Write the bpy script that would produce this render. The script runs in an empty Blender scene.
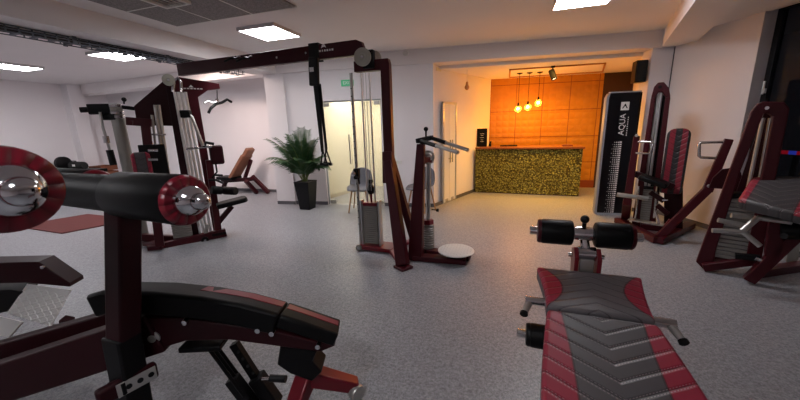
import bpy, bmesh, math, random
from mathutils import Vector, Matrix
random.seed(7)
SC = bpy.context.scene
COL = SC.collection
V = Vector
# ------------------------------------------------------------------ camera
F, PIT, ROLL, YAW, CH = 325.0, math.radians(12.8), math.radians(1.7), math.radians(-18.1), 1.6
_fw = V((math.sin(YAW)*math.cos(PIT), math.cos(YAW)*math.cos(PIT), -math.sin(PIT)))
_r0 = V((math.cos(YAW), -math.sin(YAW), 0)); _d0 = _fw.cross(_r0)
_R = math.cos(ROLL)*_r0 + math.sin(ROLL)*_d0
_D = -math.sin(ROLL)*_r0 + math.cos(ROLL)*_d0
CAM = V((0, 0, CH))
def ray(px, py): return _fw + _R*((px-400)/F) + _D*((py-200)/F)
def at(px, py, z=0.0):                      # point of a view ray at height z
    v = ray(px, py); return CAM + v*((z-CH)/v.z)
def aty(px, py, y):                         # point of a view ray at depth y
    v = ray(px, py); return CAM + v*(y/v.y)
def onp(px, py, p0, n):                     # point of a view ray on a plane
    v = ray(px, py); n = V(n); return CAM + v*((V(p0)-CAM).dot(n)/v.dot(n))
cd = bpy.data.cameras.new('camera'); cam = bpy.data.objects.new('camera', cd); COL.objects.link(cam)
M = Matrix((_R, -_D, -_fw)).transposed().to_4x4(); M.translation = CAM
cam.matrix_world = M
cd.sensor_width = 36; cd.lens = F/800*36; cd.clip_start = 0.02
cd.dof.use_dof = True; cd.dof.focus_distance = 3.6; cd.dof.aperture_fstop = 4.0
SC.camera = cam
# ------------------------------------------------------------------ materials
def lin(c):
    out = []
    for x in c:
        x /= 255.0
        out.append(x/12.92 if x <= .04045 else ((x+.055)/1.055)**2.4)
    return out + [1.0]
def newmat(name):
    m = bpy.data.materials.new(name); m.use_nodes = True
    nt = m.node_tree; b = nt.nodes['Principled BSDF']
    return m, nt, b
def N(nt, t, **kw):
    n = nt.nodes.new(t)
    for k, v in kw.items():
        if k.startswith('_'): setattr(n, k[1:], v)
        else: n.inputs[int(k[1:]) if k[0] == 'i' and k[1:].isdigit() else k].default_value = v
    return n
def mth(nt, op, a, b=None, c=None):
    n = nt.nodes.new('ShaderNodeMath'); n.operation = op
    for i, x in enumerate((a, b, c)):
        if x is None: continue
        if isinstance(x, (int, float)): n.inputs[i].default_value = x
        else: nt.links.new(x, n.inputs[i])
    return n.outputs[0]
def mixc(nt, f, a, b):
    n = nt.nodes.new('ShaderNodeMix'); n.data_type = 'RGBA'
    if isinstance(f, (int, float)): n.inputs[0].default_value = f
    else: nt.links.new(f, n.inputs[0])
    for i, x in ((6, a), (7, b)):
        if isinstance(x, (list, tuple)): n.inputs[i].default_value = x
        else: nt.links.new(x, n.inputs[i])
    return n.outputs[2]
def mat(name, rgb, rough=.5, metal=0.0, vary=.06, scale=14, bump=0.0, bscale=80, coat=0, spec=None):
    m, nt, b = newmat(name)
    tc = N(nt, 'ShaderNodeTexCoord'); nz = N(nt, 'ShaderNodeTexNoise', Scale=scale, Detail=4.0)
    nt.links.new(tc.outputs['Object'], nz.inputs['Vector'])
    c = lin(rgb); lo = [max(0, x*(1-vary)) for x in c[:3]]+[1]; hi = [min(1, x*(1+vary)) for x in c[:3]]+[1]
    nt.links.new(mixc(nt, nz.outputs['Fac'], lo, hi), b.inputs['Base Color'])
    b.inputs['Roughness'].default_value = rough; b.inputs['Metallic'].default_value = metal
    if spec is not None: b.inputs['Specular IOR Level'].default_value = spec
    if coat: b.inputs['Coat Weight'].default_value = coat; b.inputs['Coat Roughness'].default_value = .15
    if bump:
        n2 = N(nt, 'ShaderNodeTexNoise', Scale=bscale, Detail=3.0); nt.links.new(tc.outputs['Object'], n2.inputs['Vector'])
        bp = N(nt, 'ShaderNodeBump', Strength=bump, Distance=.01); nt.links.new(n2.outputs['Fac'], bp.inputs['Height'])
        nt.links.new(bp.outputs['Normal'], b.inputs['Normal'])
    return m
def emis(name, rgb, s):
    m, nt, b = newmat(name)
    b.inputs['Base Color'].default_value = lin(rgb); b.inputs['Emission Color'].default_value = lin(rgb)
    b.inputs['Emission Strength'].default_value = s
    return m
WALL = mat('painted_wall', (234, 229, 231), .7, vary=.02, scale=3, bump=.05, bscale=120)
CEIL = mat('painted_ceiling', (236, 231, 231), .8, vary=.02, scale=2, bump=.04)
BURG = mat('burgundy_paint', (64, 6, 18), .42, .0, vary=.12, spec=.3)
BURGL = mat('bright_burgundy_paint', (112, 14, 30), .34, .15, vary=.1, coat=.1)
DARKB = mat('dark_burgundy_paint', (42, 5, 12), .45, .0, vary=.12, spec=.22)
BLACK = mat('black_vinyl', (10, 10, 11), .5, spec=.16, vary=.1, bump=.06, bscale=220)
BLKP = mat('black_plastic', (13, 13, 15), .4, vary=.1, spec=.25)
BLKM = mat('black_steel', (11, 10, 12), .45, .0, vary=.1, spec=.2)
REDV = mat('red_vinyl', (132, 26, 44), .38, vary=.08, bump=.05, bscale=200)
CHROME = mat('chrome', (205, 205, 208), .12, 1.0, vary=.02)
STEEL = mat('brushed_steel', (186, 184, 180), .34, .8, vary=.06, scale=60)
ROD = mat('polished_guide_rod', (226, 224, 222), .3, .75, vary=.02)
GREYM = mat('grey_painted_steel', (148, 146, 140), .35, .35, vary=.05)
PLATEG = mat('grey_weight_plate', (142, 138, 134), .45, .3, vary=.08, scale=40)
WHITE = mat('white_plastic', (225, 222, 218), .4, vary=.02)
FRAMEW = mat('light_housing', (205, 203, 205), .5, vary=.02)
BASEB = mat('grey_skirting', (92, 90, 96), .5, vary=.05)
GREYC = mat('grey_upholstery', (112, 112, 118), .8, vary=.08, bump=.15, bscale=300)
WOOD = mat('oak_legs', (168, 128, 88), .5, vary=.12, scale=30)
WOODT = mat('stained_countertop', (128, 72, 34), .4, vary=.2, scale=9)
POT = mat('black_planter', (10, 10, 12), .4, vary=.08, spec=.25)
SOIL = mat('soil', (40, 30, 22), .9, vary=.3, scale=60)
STRAP = mat('black_webbing', (12, 12, 13), .75, vary=.15, bump=.2, bscale=260)
GALV = mat('galvanised_tray', (96, 101, 110), .5, .3, vary=.12, scale=30)
CABLE = mat('black_cable', (24, 24, 27), .6, vary=.2)
WIN = mat('dark_window_frame', (20, 20, 24), .4, .2, vary=.05)
DKBROWN = mat('dark_brown_panel', (58, 30, 18), .5, vary=.12)
TAN = mat('tan_vinyl', (134, 86, 62), .45, vary=.1, bump=.06)
MATR = mat('rust_red_mat', (92, 38, 36), .85, vary=.08, bump=.15, bscale=150)
PAPER = mat('white_print', (232, 230, 228), .6, vary=.01)
SILVER = mat('anodised_aluminium', (184, 188, 194), .35, .45, vary=.03)
EMW = emis('panel_diffuser', (252, 251, 255), 30.0)
def floor_mat():
    m, nt, b = newmat('speckled_vinyl_floor')
    tc = N(nt, 'ShaderNodeTexCoord')
    a = N(nt, 'ShaderNodeTexNoise', Scale=130.0, Detail=2.0); c = N(nt, 'ShaderNodeTexNoise', Scale=.8, Detail=3.0)
    v = N(nt, 'ShaderNodeTexNoise', Scale=48.0, Detail=3.0)
    for n in (a, c, v): nt.links.new(tc.outputs['Object'], n.inputs['Vector'])
    r = N(nt, 'ShaderNodeValToRGB'); nt.links.new(mth(nt, 'MULTIPLY_ADD', v.outputs['Fac'], .45, mth(nt, 'MULTIPLY', a.outputs['Fac'], .55)), r.inputs[0])
    e = r.color_ramp.elements
    e[0].position = .36; e[0].color = lin((108, 109, 114)); e[1].position = .64; e[1].color = lin((167, 168, 174))
    col = mixc(nt, mth(nt, 'MULTIPLY', c.outputs['Fac'], .25), r.outputs[0], lin((125, 126, 131)))
    nt.links.new(col, b.inputs['Base Color'])
    nt.links.new(mth(nt, 'MULTIPLY_ADD', a.outputs['Fac'], .12, .33), b.inputs['Roughness'])
    b.inputs['Specular IOR Level'].default_value = .45
    return m
FLOOR = floor_mat()
def acoustic_mat():
    m, nt, b = newmat('acoustic_tile')
    tc = N(nt, 'ShaderNodeTexCoord'); a = N(nt, 'ShaderNodeTexNoise', Scale=70.0, Detail=4.0); nt.links.new(tc.outputs['Object'], a.inputs['Vector'])
    r = N(nt, 'ShaderNodeValToRGB'); nt.links.new(a.outputs['Fac'], r.inputs[0]); e = r.color_ramp.elements
    e[0].position = .35; e[0].color = lin((122, 118, 118)); e[1].position = .65; e[1].color = lin((158, 152, 152))
    nt.links.new(r.outputs[0], b.inputs['Base Color']); b.inputs['Roughness'].default_value = .9
    return m
ACOU = acoustic_mat()
def tile_mat():
    # quilted orange leather-look wall tiles, 0.6 m with four soft bosses each
    m, nt, b = newmat('quilted_orange_tile')
    tc = N(nt, 'ShaderNodeTexCoord'); s = N(nt, 'ShaderNodeSeparateXYZ'); nt.links.new(tc.outputs['Object'], s.inputs[0])
    hs = []
    for o in ('X', 'Z'):
        w = mth(nt, 'SINE', mth(nt, 'MULTIPLY', s.outputs[o], 2*math.pi/.30))
        hs.append(w)
    boss = mth(nt, 'ABSOLUTE', mth(nt, 'MULTIPLY', hs[0], hs[1]))
    joint = None
    for o in ('X', 'Z'):
        f = mth(nt, 'FRACT', mth(nt, 'DIVIDE', s.outputs[o], .6 if o == 'X' else .62))
        j = mth(nt, 'LESS_THAN', f, .022); joint = j if joint is None else mth(nt, 'MAXIMUM', joint, j)
    nz = N(nt, 'ShaderNodeTexNoise', Scale=6.0, Detail=5.0); nt.links.new(tc.outputs['Object'], nz.inputs['Vector'])
    base = mixc(nt, nz.outputs['Fac'], lin((176, 112, 14)), lin((204, 138, 30)))
    nt.links.new(mixc(nt, joint, base, lin((132, 66, 10))), b.inputs['Base Color'])
    h = mth(nt, 'SUBTRACT', mth(nt, 'MULTIPLY', boss, .5), joint)
    bp = N(nt, 'ShaderNodeBump', Strength=.6, Distance=.03); nt.links.new(h, bp.inputs['Height'])
    nt.links.new(bp.outputs['Normal'], b.inputs['Normal']); b.inputs['Roughness'].default_value = .5
    return m
TILE = tile_mat()
def moss_mat():
    m, nt, b = newmat('preserved_moss')
    tc = N(nt, 'ShaderNodeTexCoord'); v = N(nt, 'ShaderNodeTexVoronoi', Scale=26.0); n = N(nt, 'ShaderNodeTexNoise', Scale=40.0, Detail=5.0)
    for k in (v, n): nt.links.new(tc.outputs['Object'], k.inputs['Vector'])
    r = N(nt, 'ShaderNodeValToRGB'); nt.links.new(mth(nt, 'MULTIPLY_ADD', v.outputs['Distance'], -.7, n.outputs['Fac']), r.inputs[0]); e = r.color_ramp.elements
    e[0].position = .02; e[0].color = lin((84, 74, 26)); e[1].position = .62; e[1].color = lin((222, 216, 126))
    x = r.color_ramp.elements.new(.3); x.color = lin((160, 154, 70))
    nt.links.new(r.outputs[0], b.inputs['Base Color']); b.inputs['Roughness'].default_value = .85
    bp = N(nt, 'ShaderNodeBump', Strength=.9, Distance=.03); nt.links.new(n.outputs['Fac'], bp.inputs['Height']); nt.links.new(bp.outputs['Normal'], b.inputs['Normal'])
    return m
MOSS = moss_mat()
def glass_mat(name, tint, alpha, rough=.05):
    m, nt, b = newmat(name)
    b.inputs['Base Color'].default_value = lin(tint); b.inputs['Roughness'].default_value = rough
    b.inputs['Alpha'].default_value = alpha; b.inputs['Specular IOR Level'].default_value = .6
    return m
GLASS = glass_mat('cream_tinted_glass', (226, 220, 196), .34, .08)
WGLASS = glass_mat('dark_window_glass', (16, 16, 19), .55, .04)
BULB = glass_mat('clear_bulb_glass', (255, 214, 160), .35, .05)
FIL = emis('bulb_filament', (255, 186, 92), 60.0)
SPOTE = emis('spot_lens', (255, 206, 150), 10.0)
def pad_mat(name, edge0, k, mid, apex, spacing=.085, slope=.55, stitch=True, red=(150, 32, 58), blk=(78, 75, 78), outer=9.0):
    # chevron-stitched pad: dark centre, red flanks where |x| > edge0 + k*(y-mid)^2 (pad's own axes, metres)
    m, nt, b = newmat(name)
    tc = N(nt, 'ShaderNodeTexCoord'); s = N(nt, 'ShaderNodeSeparateXYZ'); nt.links.new(tc.outputs['Object'], s.inputs[0])
    ax = mth(nt, 'ABSOLUTE', s.outputs['X']); y = s.outputs['Y']
    dy = mth(nt, 'SUBTRACT', y, mid)
    lim = mth(nt, 'MULTIPLY_ADD', mth(nt, 'MULTIPLY', dy, dy), k, edge0)
    isred = mth(nt, 'MULTIPLY', mth(nt, 'GREATER_THAN', ax, lim), mth(nt, 'LESS_THAN', ax, outer))
    top = mth(nt, 'GREATER_THAN', s.outputs['Z'], -.03)
    isred = mth(nt, 'MULTIPLY', isred, top)
    f = mth(nt, 'FRACT', mth(nt, 'DIVIDE', mth(nt, 'MULTIPLY_ADD', ax, slope*apex, y), spacing))
    g = mth(nt, 'ABSOLUTE', mth(nt, 'SUBTRACT', f, .5))
    line = mth(nt, 'LESS_THAN', g, .035)
    seam = mth(nt, 'LESS_THAN', mth(nt, 'ABSOLUTE', mth(nt, 'SUBTRACT', ax, lim)), .005)
    allow = mth(nt, 'MAXIMUM', line, seam)
    dash = mth(nt, 'LESS_THAN', mth(nt, 'FRACT', mth(nt, 'DIVIDE', ax, .013)), .55)
    base = mixc(nt, isred, lin(blk), lin(red))
    nt.links.new(mixc(nt, mth(nt, 'MULTIPLY', allow, .6), base, lin((28, 18, 20))), b.inputs['Base Color'])
    if stitch:
        st = mth(nt, 'MULTIPLY', mth(nt, 'MULTIPLY', mth(nt, 'LESS_THAN', mth(nt, 'ABSOLUTE', mth(nt, 'SUBTRACT', g, .085)), .022), dash), top)
        nt.links.new(mixc(nt, mth(nt, 'MULTIPLY', st, .5), b.inputs['Base Color'].links[0].from_socket, lin((176, 160, 164))), b.inputs['Base Color'])
    bp = N(nt, 'ShaderNodeBump', Strength=.5, Distance=.008)
    nt.links.new(mth(nt, 'MINIMUM', mth(nt, 'MULTIPLY', g, 6.0), 1.0), bp.inputs['Height']); nt.links.new(bp.outputs['Normal'], b.inputs['Normal'])
    b.inputs['Roughness'].default_value = .45
    return m
def tread_mat():
    m, nt, b = newmat('diamond_tread_steel')
    tc = N(nt, 'ShaderNodeTexCoord'); s = N(nt, 'ShaderNodeSeparateXYZ'); nt.links.new(tc.outputs['Object'], s.inputs[0])
    b.inputs['Base Color'].default_value = lin((232, 232, 230)); b.inputs['Metallic'].default_value = .35; b.inputs['Roughness'].default_value = .3
    return m
TREAD = tread_mat()
# ------------------------------------------------------------------ mesh builder
def frame_for(d, up=V((0, 0, 1))):
    d = d.normalized()
    if abs(d.dot(up)) > .985: up = V((0, 1, 0)) if abs(d.y) < .9 else V((1, 0, 0))
    x = up.cross(d).normalized(); y = d.cross(x)
    return x, y, d
class MB:
    def __init__(s): s.bm = bmesh.new()
    def hexa(s, pts):
        v = [s.bm.verts.new(p) for p in pts]
        for f in ((0, 3, 2, 1), (4, 5, 6, 7), (0, 1, 5, 4), (1, 2, 6, 5), (2, 3, 7, 6), (3, 0, 4, 7)): s.bm.faces.new([v[i] for i in f])
        return s
    def box(s, c, d, rz=0.0):
        c = V(c); R = Matrix.Rotation(rz, 3, 'Z'); h = V(d)/2
        P = [c + R @ V((a*h.x, b*h.y, z*h.z)) for z in (-1, 1) for a, b in ((-1, -1), (1, -1), (1, 1), (-1, 1))]
        return s.hexa(P)
    def bar(s, p, q, w, h, up=V((0, 0, 1)), w2=None, h2=None):   # rectangular bar, w across, h along up
        p, q = V(p), V(q); x, y, d = frame_for(q-p, V(up)); w2 = w2 or w; h2 = h2 or h
        P = [p + x*a*w/2 + y*b*h/2 for a, b in ((-1, -1), (1, -1), (1, 1), (-1, 1))] + [q + x*a*w2/2 + y*b*h2/2 for a, b in ((-1, -1), (1, -1), (1, 1), (-1, 1))]
        return s.hexa(P)
    def cyl(s, p, q, r, r2=None, n=20):
        p, q = V(p), V(q); x, y, d = frame_for(q-p); r2 = r if r2 is None else r2
        A = []; B = []
        for i in range(n):
            a = 2*math.pi*i/n; u = x*math.cos(a)+y*math.sin(a)
            A.append(s.bm.verts.new(p+u*r)); B.append(s.bm.verts.new(q+u*r2))
        for i in range(n):
            j = (i+1) % n; s.bm.faces.new((A[i], A[j], B[j], B[i]))
        s.bm.faces.new(A[::-1]); s.bm.faces.new(B)
        return s
    def lathe(s, p, d, prof, n=28):        # prof: (radius, distance along d)
        p = V(p); x, y, d = frame_for(V(d)); rings = []
        for r, t in prof:
            if r < 1e-5: rings.append([s.bm.verts.new(p+d*t)])
            else: rings.append([s.bm.verts.new(p+d*t+(x*math.cos(2*math.pi*i/n)+y*math.sin(2*math.pi*i/n))*r) for i in range(n)])
        for a, b in zip(rings, rings[1:]):
            for i in range(n):
                j = (i+1) % n
                q = [a[i % len(a)], a[j % len(a)], b[j % len(b)], b[i % len(b)]]; u = []
                for k in q:
                    if k not in u: u.append(k)
                if len(u) > 2: s.bm.faces.new(u)
        for R, fl in ((rings[0], True), (rings[-1], False)):
            if len(R) > 2: s.bm.faces.new(R[::-1] if fl else R)
        return s
    def ball(s, c, r, n=16):
        prof = [(r*math.sin(math.pi*i/10), -r*math.cos(math.pi*i/10)) for i in range(11)]
        prof[0] = (0, -r); prof[-1] = (0, r)
        return s.lathe(c, (0, 0, 1), prof, n)
    def tube(s, pts, r, n=10):
        pts = [V(p) for p in pts]; rings = []; up = None
        for i, p in enumerate(pts):
            d = (pts[min(i+1, len(pts)-1)] - pts[max(i-1, 0)])
            d = d.normalized()
            if up is None: x, y, _ = frame_for(d)
            else:
                x = (up - d*up.dot(d))
                x = x.normalized() if x.length > 1e-4 else frame_for(d)[0]; y = d.cross(x)
            up = x; k = 1.0
            if 0 < i < len(pts)-1:
                c = (pts[i]-pts[i-1]).normalized().dot((pts[i+1]-pts[i]).normalized()); k = 1/max(.6, math.sqrt((1+c)/2))
            rings.append([s.bm.verts.new(p+(x*math.cos(2*math.pi*j/n)+y*math.sin(2*math.pi*j/n))*r*(k if 0 else 1)) for j in range(n)])
        for a, b in zip(rings, rings[1:]):
            for i in range(n): s.bm.faces.new((a[i], a[(i+1) % n], b[(i+1) % n], b[i]))
        s.bm.faces.new(rings[0][::-1]); s.bm.faces.new(rings[-1])
        return s
    def prism(s, poly, vec):
        poly = [V(p) for p in poly]; vec = V(vec)
        A = [s.bm.verts.new(p) for p in poly]; B = [s.bm.verts.new(p+vec) for p in poly]; n = len(A)
        s.bm.faces.new(A[::-1]); s.bm.faces.new(B)
        for i in range(n): s.bm.faces.new((A[i], A[(i+1) % n], B[(i+1) % n], B[i]))
        return s
    def build(s, name, m, parent=None, bevel=0.0, seg=2, frame=None, origin=None, smooth=True):
        bm = s.bm; bmesh.ops.recalc_face_normals(bm, faces=bm.faces)
        me = bpy.data.meshes.new(name)
        po = WPOS.get(parent.name, V()) if parent else V()
        if frame is None:
            if origin is None: origin = po if parent else centre(bm)
            bmesh.ops.translate(bm, verts=bm.verts, vec=-V(origin))
            mw = Matrix.Translation(V(origin))
        else: mw = frame
        bm.to_mesh(me); bm.free()
        o = bpy.data.objects.new(name, me); COL.objects.link(o); me.materials.append(m)
        if parent:
            o.parent = parent; pw = WMAT[parent.name]
            o.matrix_basis = pw.inverted() @ mw
        else: o.matrix_basis = mw
        WPOS[o.name] = mw.translation.copy(); WMAT[o.name] = mw.copy()
        if smooth:
            for p in me.polygons: p.use_smooth = True
            me.set_sharp_from_angle(angle=math.radians(38))
        if bevel:
            b = o.modifiers.new('bevel', 'BEVEL'); b.width = bevel; b.segments = seg; b.limit_method = 'ANGLE'; b.angle_limit = math.radians(50)
        return o
WPOS = {}; WMAT = {}
def centre(bm):
    xs = [v.co for v in bm.verts]
    return V(((min(p.x for p in xs)+max(p.x for p in xs))/2, (min(p.y for p in xs)+max(p.y for p in xs))/2, min(p.z for p in xs)))
def tag(o, label, cat, group=None):
    o['label'] = label; o['category'] = cat
    if group: o['group'] = group
    return o
def thing(name, loc, label, cat, group=None):
    o = bpy.data.objects.new(name, None); COL.objects.link(o); o.location = V(loc); o.empty_display_size = .1
    WPOS[o.name] = V(loc); WMAT[o.name] = Matrix.Translation(V(loc))
    return tag(o, label, cat, group)
def struct(o): o['kind'] = 'structure'; return o
def dup(root, loc, label):
    r = root.copy(); COL.objects.link(r); r.location = V(loc); r['label'] = label
    for ch in list(root.children):
        c = ch.copy(); COL.objects.link(c); c.parent = r
        for g in list(ch.children):
            d = g.copy(); COL.objects.link(d); d.parent = c
            for w in list(g.children): pass
    return r
def frame(c, x, y):                         # local axes matrix
    x = V(x).normalized(); z = x.cross(V(y)).normalized(); y = z.cross(x)
    m = Matrix((x, y, z)).transposed().to_4x4(); m.translation = V(c); return m
def pad(name, outline, th, fr, m, parent, bev=.018, seg=3):
    # outline in the pad's own x,y; top face at z = 0
    return MB().prism([V((x, y, -th)) for x, y in outline], (0, 0, th)).build(name, m, parent, bevel=bev, seg=seg, frame=fr)
def text(name, body, size, fr, m, parent, depth=.002, align='CENTER', spacing=1.0):
    cu = bpy.data.curves.new(name, 'FONT'); cu.body = body; cu.size = size; cu.extrude = depth; cu.align_x = align; cu.align_y = 'CENTER'; cu.space_character = spacing
    t = bpy.data.objects.new('tmp', cu); COL.objects.link(t)
    dg = bpy.context.evaluated_depsgraph_get(); dg.update()
    me = bpy.data.meshes.new_from_object(t.evaluated_get(dg)); bpy.data.objects.remove(t)
    me.name = name; me.materials.clear(); me.materials.append(m)
    o = bpy.data.objects.new(name, me); COL.objects.link(o)
    o.parent = parent; o.matrix_basis = WMAT[parent.name].inverted() @ fr
    return o
def arc(c, a0, a1, r, n=8): return [(c[0]+r*math.cos(a0+(a1-a0)*i/n), c[1]+r*math.sin(a0+(a1-a0)*i/n)) for i in range(n+1)]
# ------------------------------------------------------------------ room shell
U = V((.9945, .1045, 0)); NB = V((-.1045, .9945, 0))          # along / behind the front line of the far walls
C0, C1, C2 = V((-4.75, 5.86, 0)), V((-1.32, 6.22, 0)), V((2.18, 6.588, 0))
RC = V((2.485, 6.62, 0)); RU = V((.375, -.927, 0)).normalized(); RN = V((.927, .375, 0)).normalized()
RB0 = V((-.405, 8.62, 0)); RB1 = RB0 + U*3.1
ZC, ZB, ZR = 2.95, 2.70, 2.64
def fl(x, back=0.0): return C0 + U*((x-C0.x)/U.x) + NB*back   # point of the front line at a given x
def wall(name, p, q, z0, z1, out, th=.14, m=WALL):
    p, q = V(p), V(q); o = V(out).normalized()*th
    a = V((p.x, p.y, z0)); b = V((q.x, q.y, z0)); c = V((q.x, q.y, z1)); d = V((p.x, p.y, z1))
    return struct(MB().prism([a, b, c, d], o).build(name, m))
def slab(name, poly, z0, z1, m): return struct(MB().prism([V((x, y, z0)) for x, y in poly], (0, 0, z1-z0)).build(name, m))
slab('floor', [(-11.6, -4.2), (4.2, -4.2), (4.2, 9.4), (-11.6, 9.4)], -.12, 0, FLOOR)
slab('ceiling', [(-11.6, -4.2), (7.0, -4.2), (4.2, 9.4), (-11.6, 9.4)], ZC, ZC+.12, CEIL)
wall('wall_left', (-11.4, -4, 0), (-11.4, 7.0, 0), 0, ZC, (-1, 0, 0))
wall('wall_far', (-11.4, 7.0, 0), (-4.75, 7.0, 0), 0, ZC, (0, 1, 0))
wall('wall_rear', (-11.4, -4, 0), (6.9, -4, 0), 0, ZC, (0, -1, 0))
wall('wall_niche', C0 + NB*.14, (-4.75, 7.0, 0), 0, ZC, (1, 0, 0), .12)
DL, DR, DH = -3.58, -2.33, 2.13
wall('wall_door_left', C0, fl(DL), 0, ZC, NB)
wall('wall_door_top', fl(DL), fl(DR), DH, ZC, NB)
wall('wall_door_right', fl(DR), C1, 0, ZC, NB)
wall('wall_reception_left', C1 + NB*.14, RB0, 0, ZC, (-.94, .34, 0), .12)
LB0 = C1; 
wall('wall_pillar_right', C2, RC, 0, ZC, NB, .3)
wall('wall_reception_right', C2 + NB*.3, RB1, 0, ZC, (1, -.12, 0), .1)
# back wall of the reception: orange tiles, then a dark recess
bfr = frame(RB0, U, NB); bfr = Matrix((U, NB, V((0, 0, 1)))).transposed().to_4x4(); bfr.translation = RB0
struct(MB().box((1.245, .05, ZR/2), (2.49, .1, ZR)).build('wall_reception_back', TILE, frame=bfr))
struct(MB().box((2.8, .05, ZR/2), (.62, .1, ZR)).build('wall_recess', DKBROWN, frame=bfr))
struct(MB().box((1.245, -.012, .09), (2.49, .024, .18)).build('baseboard_reception_back', mat('orange_brown_skirting', (140, 62, 24), .5), frame=bfr))
rc = [C1+NB*.3, C2+NB*.3, RB1+NB*.1, RB0+NB*.1]
slab('ceiling_reception', [(p.x, p.y) for p in rc], ZR, ZR+.1, CEIL)
# right wall with its dark window
WA, WB = 1.20, 3.6                                              # window span along the wall from RC
SILL, WT = .62, 2.9
def rw(s, z=0.0, off=0.0): p = RC + RU*s + RN*off; return V((p.x, p.y, z))
wall('wall_right_far', rw(0), rw(WA), 0, ZC, RN, .3)
wall('wall_right_sill', rw(WA), rw(WB), 0, SILL, RN, .3)
wall('wall_right_top', rw(WA), rw(WB), WT, ZC, RN, .3)
wall('wall_right_near', rw(WB), rw(11.6), 0, ZC, RN, .3)
w = MB()
for s0 in (WA+.03, WB-.03, (WA+WB)/2): w.bar(rw(s0, SILL, .20), rw(s0, WT, .20), .06, .07, up=RN)
w.bar(rw(WA, SILL+.03, .20), rw(WB, SILL+.03, .20), .07, .06); w.bar(rw(WA, WT-.03, .20), rw(WB, WT-.03, .20), .07, .06)
win = struct(w.build('window_1', WIN, bevel=.004))
for a, b in ((WA+.06, (WA+WB)/2-.03), ((WA+WB)/2+.03, WB-.06)):
    MB().prism([rw(a, SILL+.06, .20), rw(b, SILL+.06, .20), rw(b, WT-.06, .20), rw(a, WT-.06, .20)], RN*.008).build('pane', WGLASS, win)
h = MB().bar(rw(WA+.05, 1.90, .155), rw(WA+.05, 1.90, .12), .03, .06).bar(rw(WA+.05, 1.86, .12), rw(WA+.05, 2.02, .12), .02, .02, up=RN)
h.build('window_handle', WHITE, win, bevel=.003)
struct(MB().bar(rw(.006, 0, -.004), rw(.006, ZB, -.004), .012, .01, up=RN).build('trim_shadow_strip', BASEB))  # thin dark strip stands in for the shade in the wall joint
p = onp(797, 153, rw(0, 0, .9), RN)  # red and blue glowing strip, added beyond the window glass
sg_ = bpy.data.objects.new('lit_strip', None); COL.objects.link(sg_); sg_.location = p; WPOS[sg_.name] = p; WMAT[sg_.name] = Matrix.Translation(p)
tag(sg_, 'small red and blue lit strip behind the dark window', 'sign')
for i, c_ in enumerate(((190, 20, 40), (60, 80, 230), (190, 20, 40), (60, 80, 230))): MB().box(p+RU*(.09*(i-1.5)), (.085, .02, .05), math.atan2(RU.y, RU.x)).build('lit_segment', emis('strip_glow_%d' % i, c_, .9), sg_)
MB().bar(p+V((0, 0, -.03)), V((p.x, p.y, -.1)), .04, .04, up=RN).build('strip_post', BLKM, sg_)
# beams
def beam(name, pts, z0, z1=ZC): return slab(name, [(p[0], p[1]) for p in pts], z0, z1, CEIL)
beam('trim_beam_left', [(-4.9, -4), (-4.45, -4), (-4.45, 5.84), (-4.9, 5.80)], ZB)
f = lambda x, b: fl(x, b)
beam('trim_beam_cross', [f(-4.77, -.05), f(2.47, -.05), f(2.47, .3), f(-4.77, .3)], ZB)
beam('trim_beam_bay', [(-11.4, 6.28), (-4.77, 5.81), (-4.77, 6.1), (-11.4, 6.6)], ZB)
bd = V((-.255, -1, 0))
b0, b1 = V((2.30, 6.60, 0)), V((2.71, 6.60, 0))
beam('trim_beam_right', [b0, b0+bd*10.5, b1+bd*10.5, b1], ZB)
beam('trim_soffit_right', [V((2.6, 6.55, 0)), b1+bd*10.5, rw(11.4, 0, .05), rw(0, 0, .05)], 2.83)
struct(MB().box((-11.27, 6.12, ZC/2), (.26, .34, ZC)).build('trim_pillar_left', WALL))
struct(MB().prism([fl(-4.75, -.03), fl(-4.32, -.03), fl(-4.32, 0), fl(-4.75, 0)], (0, 0, ZB)).build('trim_pilaster', WALL))
# skirting
def skirt(name, p, q, nin, h=.07):
    p, q = V(p), V(q); n = V(nin).normalized()*.012
    return struct(MB().prism([p, q, q+V((0, 0, h)), p+V((0, 0, h))], n).build(name, BASEB))
skirt('baseboard_left', (-11.4, -4, 0), (-11.4, 7, 0), (1, 0, 0)); skirt('baseboard_far', (-11.4, 7, 0), (-4.75, 7, 0), (0, -1, 0))
skirt('baseboard_pilaster', fl(-4.75, -.03), fl(-4.32, -.03), -NB); skirt('baseboard_door_left', fl(-4.32), fl(DL), -NB)
skirt('baseboard_door_right', fl(DR), C1, -NB); skirt('baseboard_right', rw(0), rw(11), -RN); skirt('baseboard_pillar', C2, RC, -NB)
RLu = (RB0-C1).normalized(); RLn = V((RLu.y, -RLu.x, 0))
skirt('baseboard_reception_near', C1, C1+RLu*.30, RLn); skirt('baseboard_reception_far', C1+RLu*.86, RB0, RLn)
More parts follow.
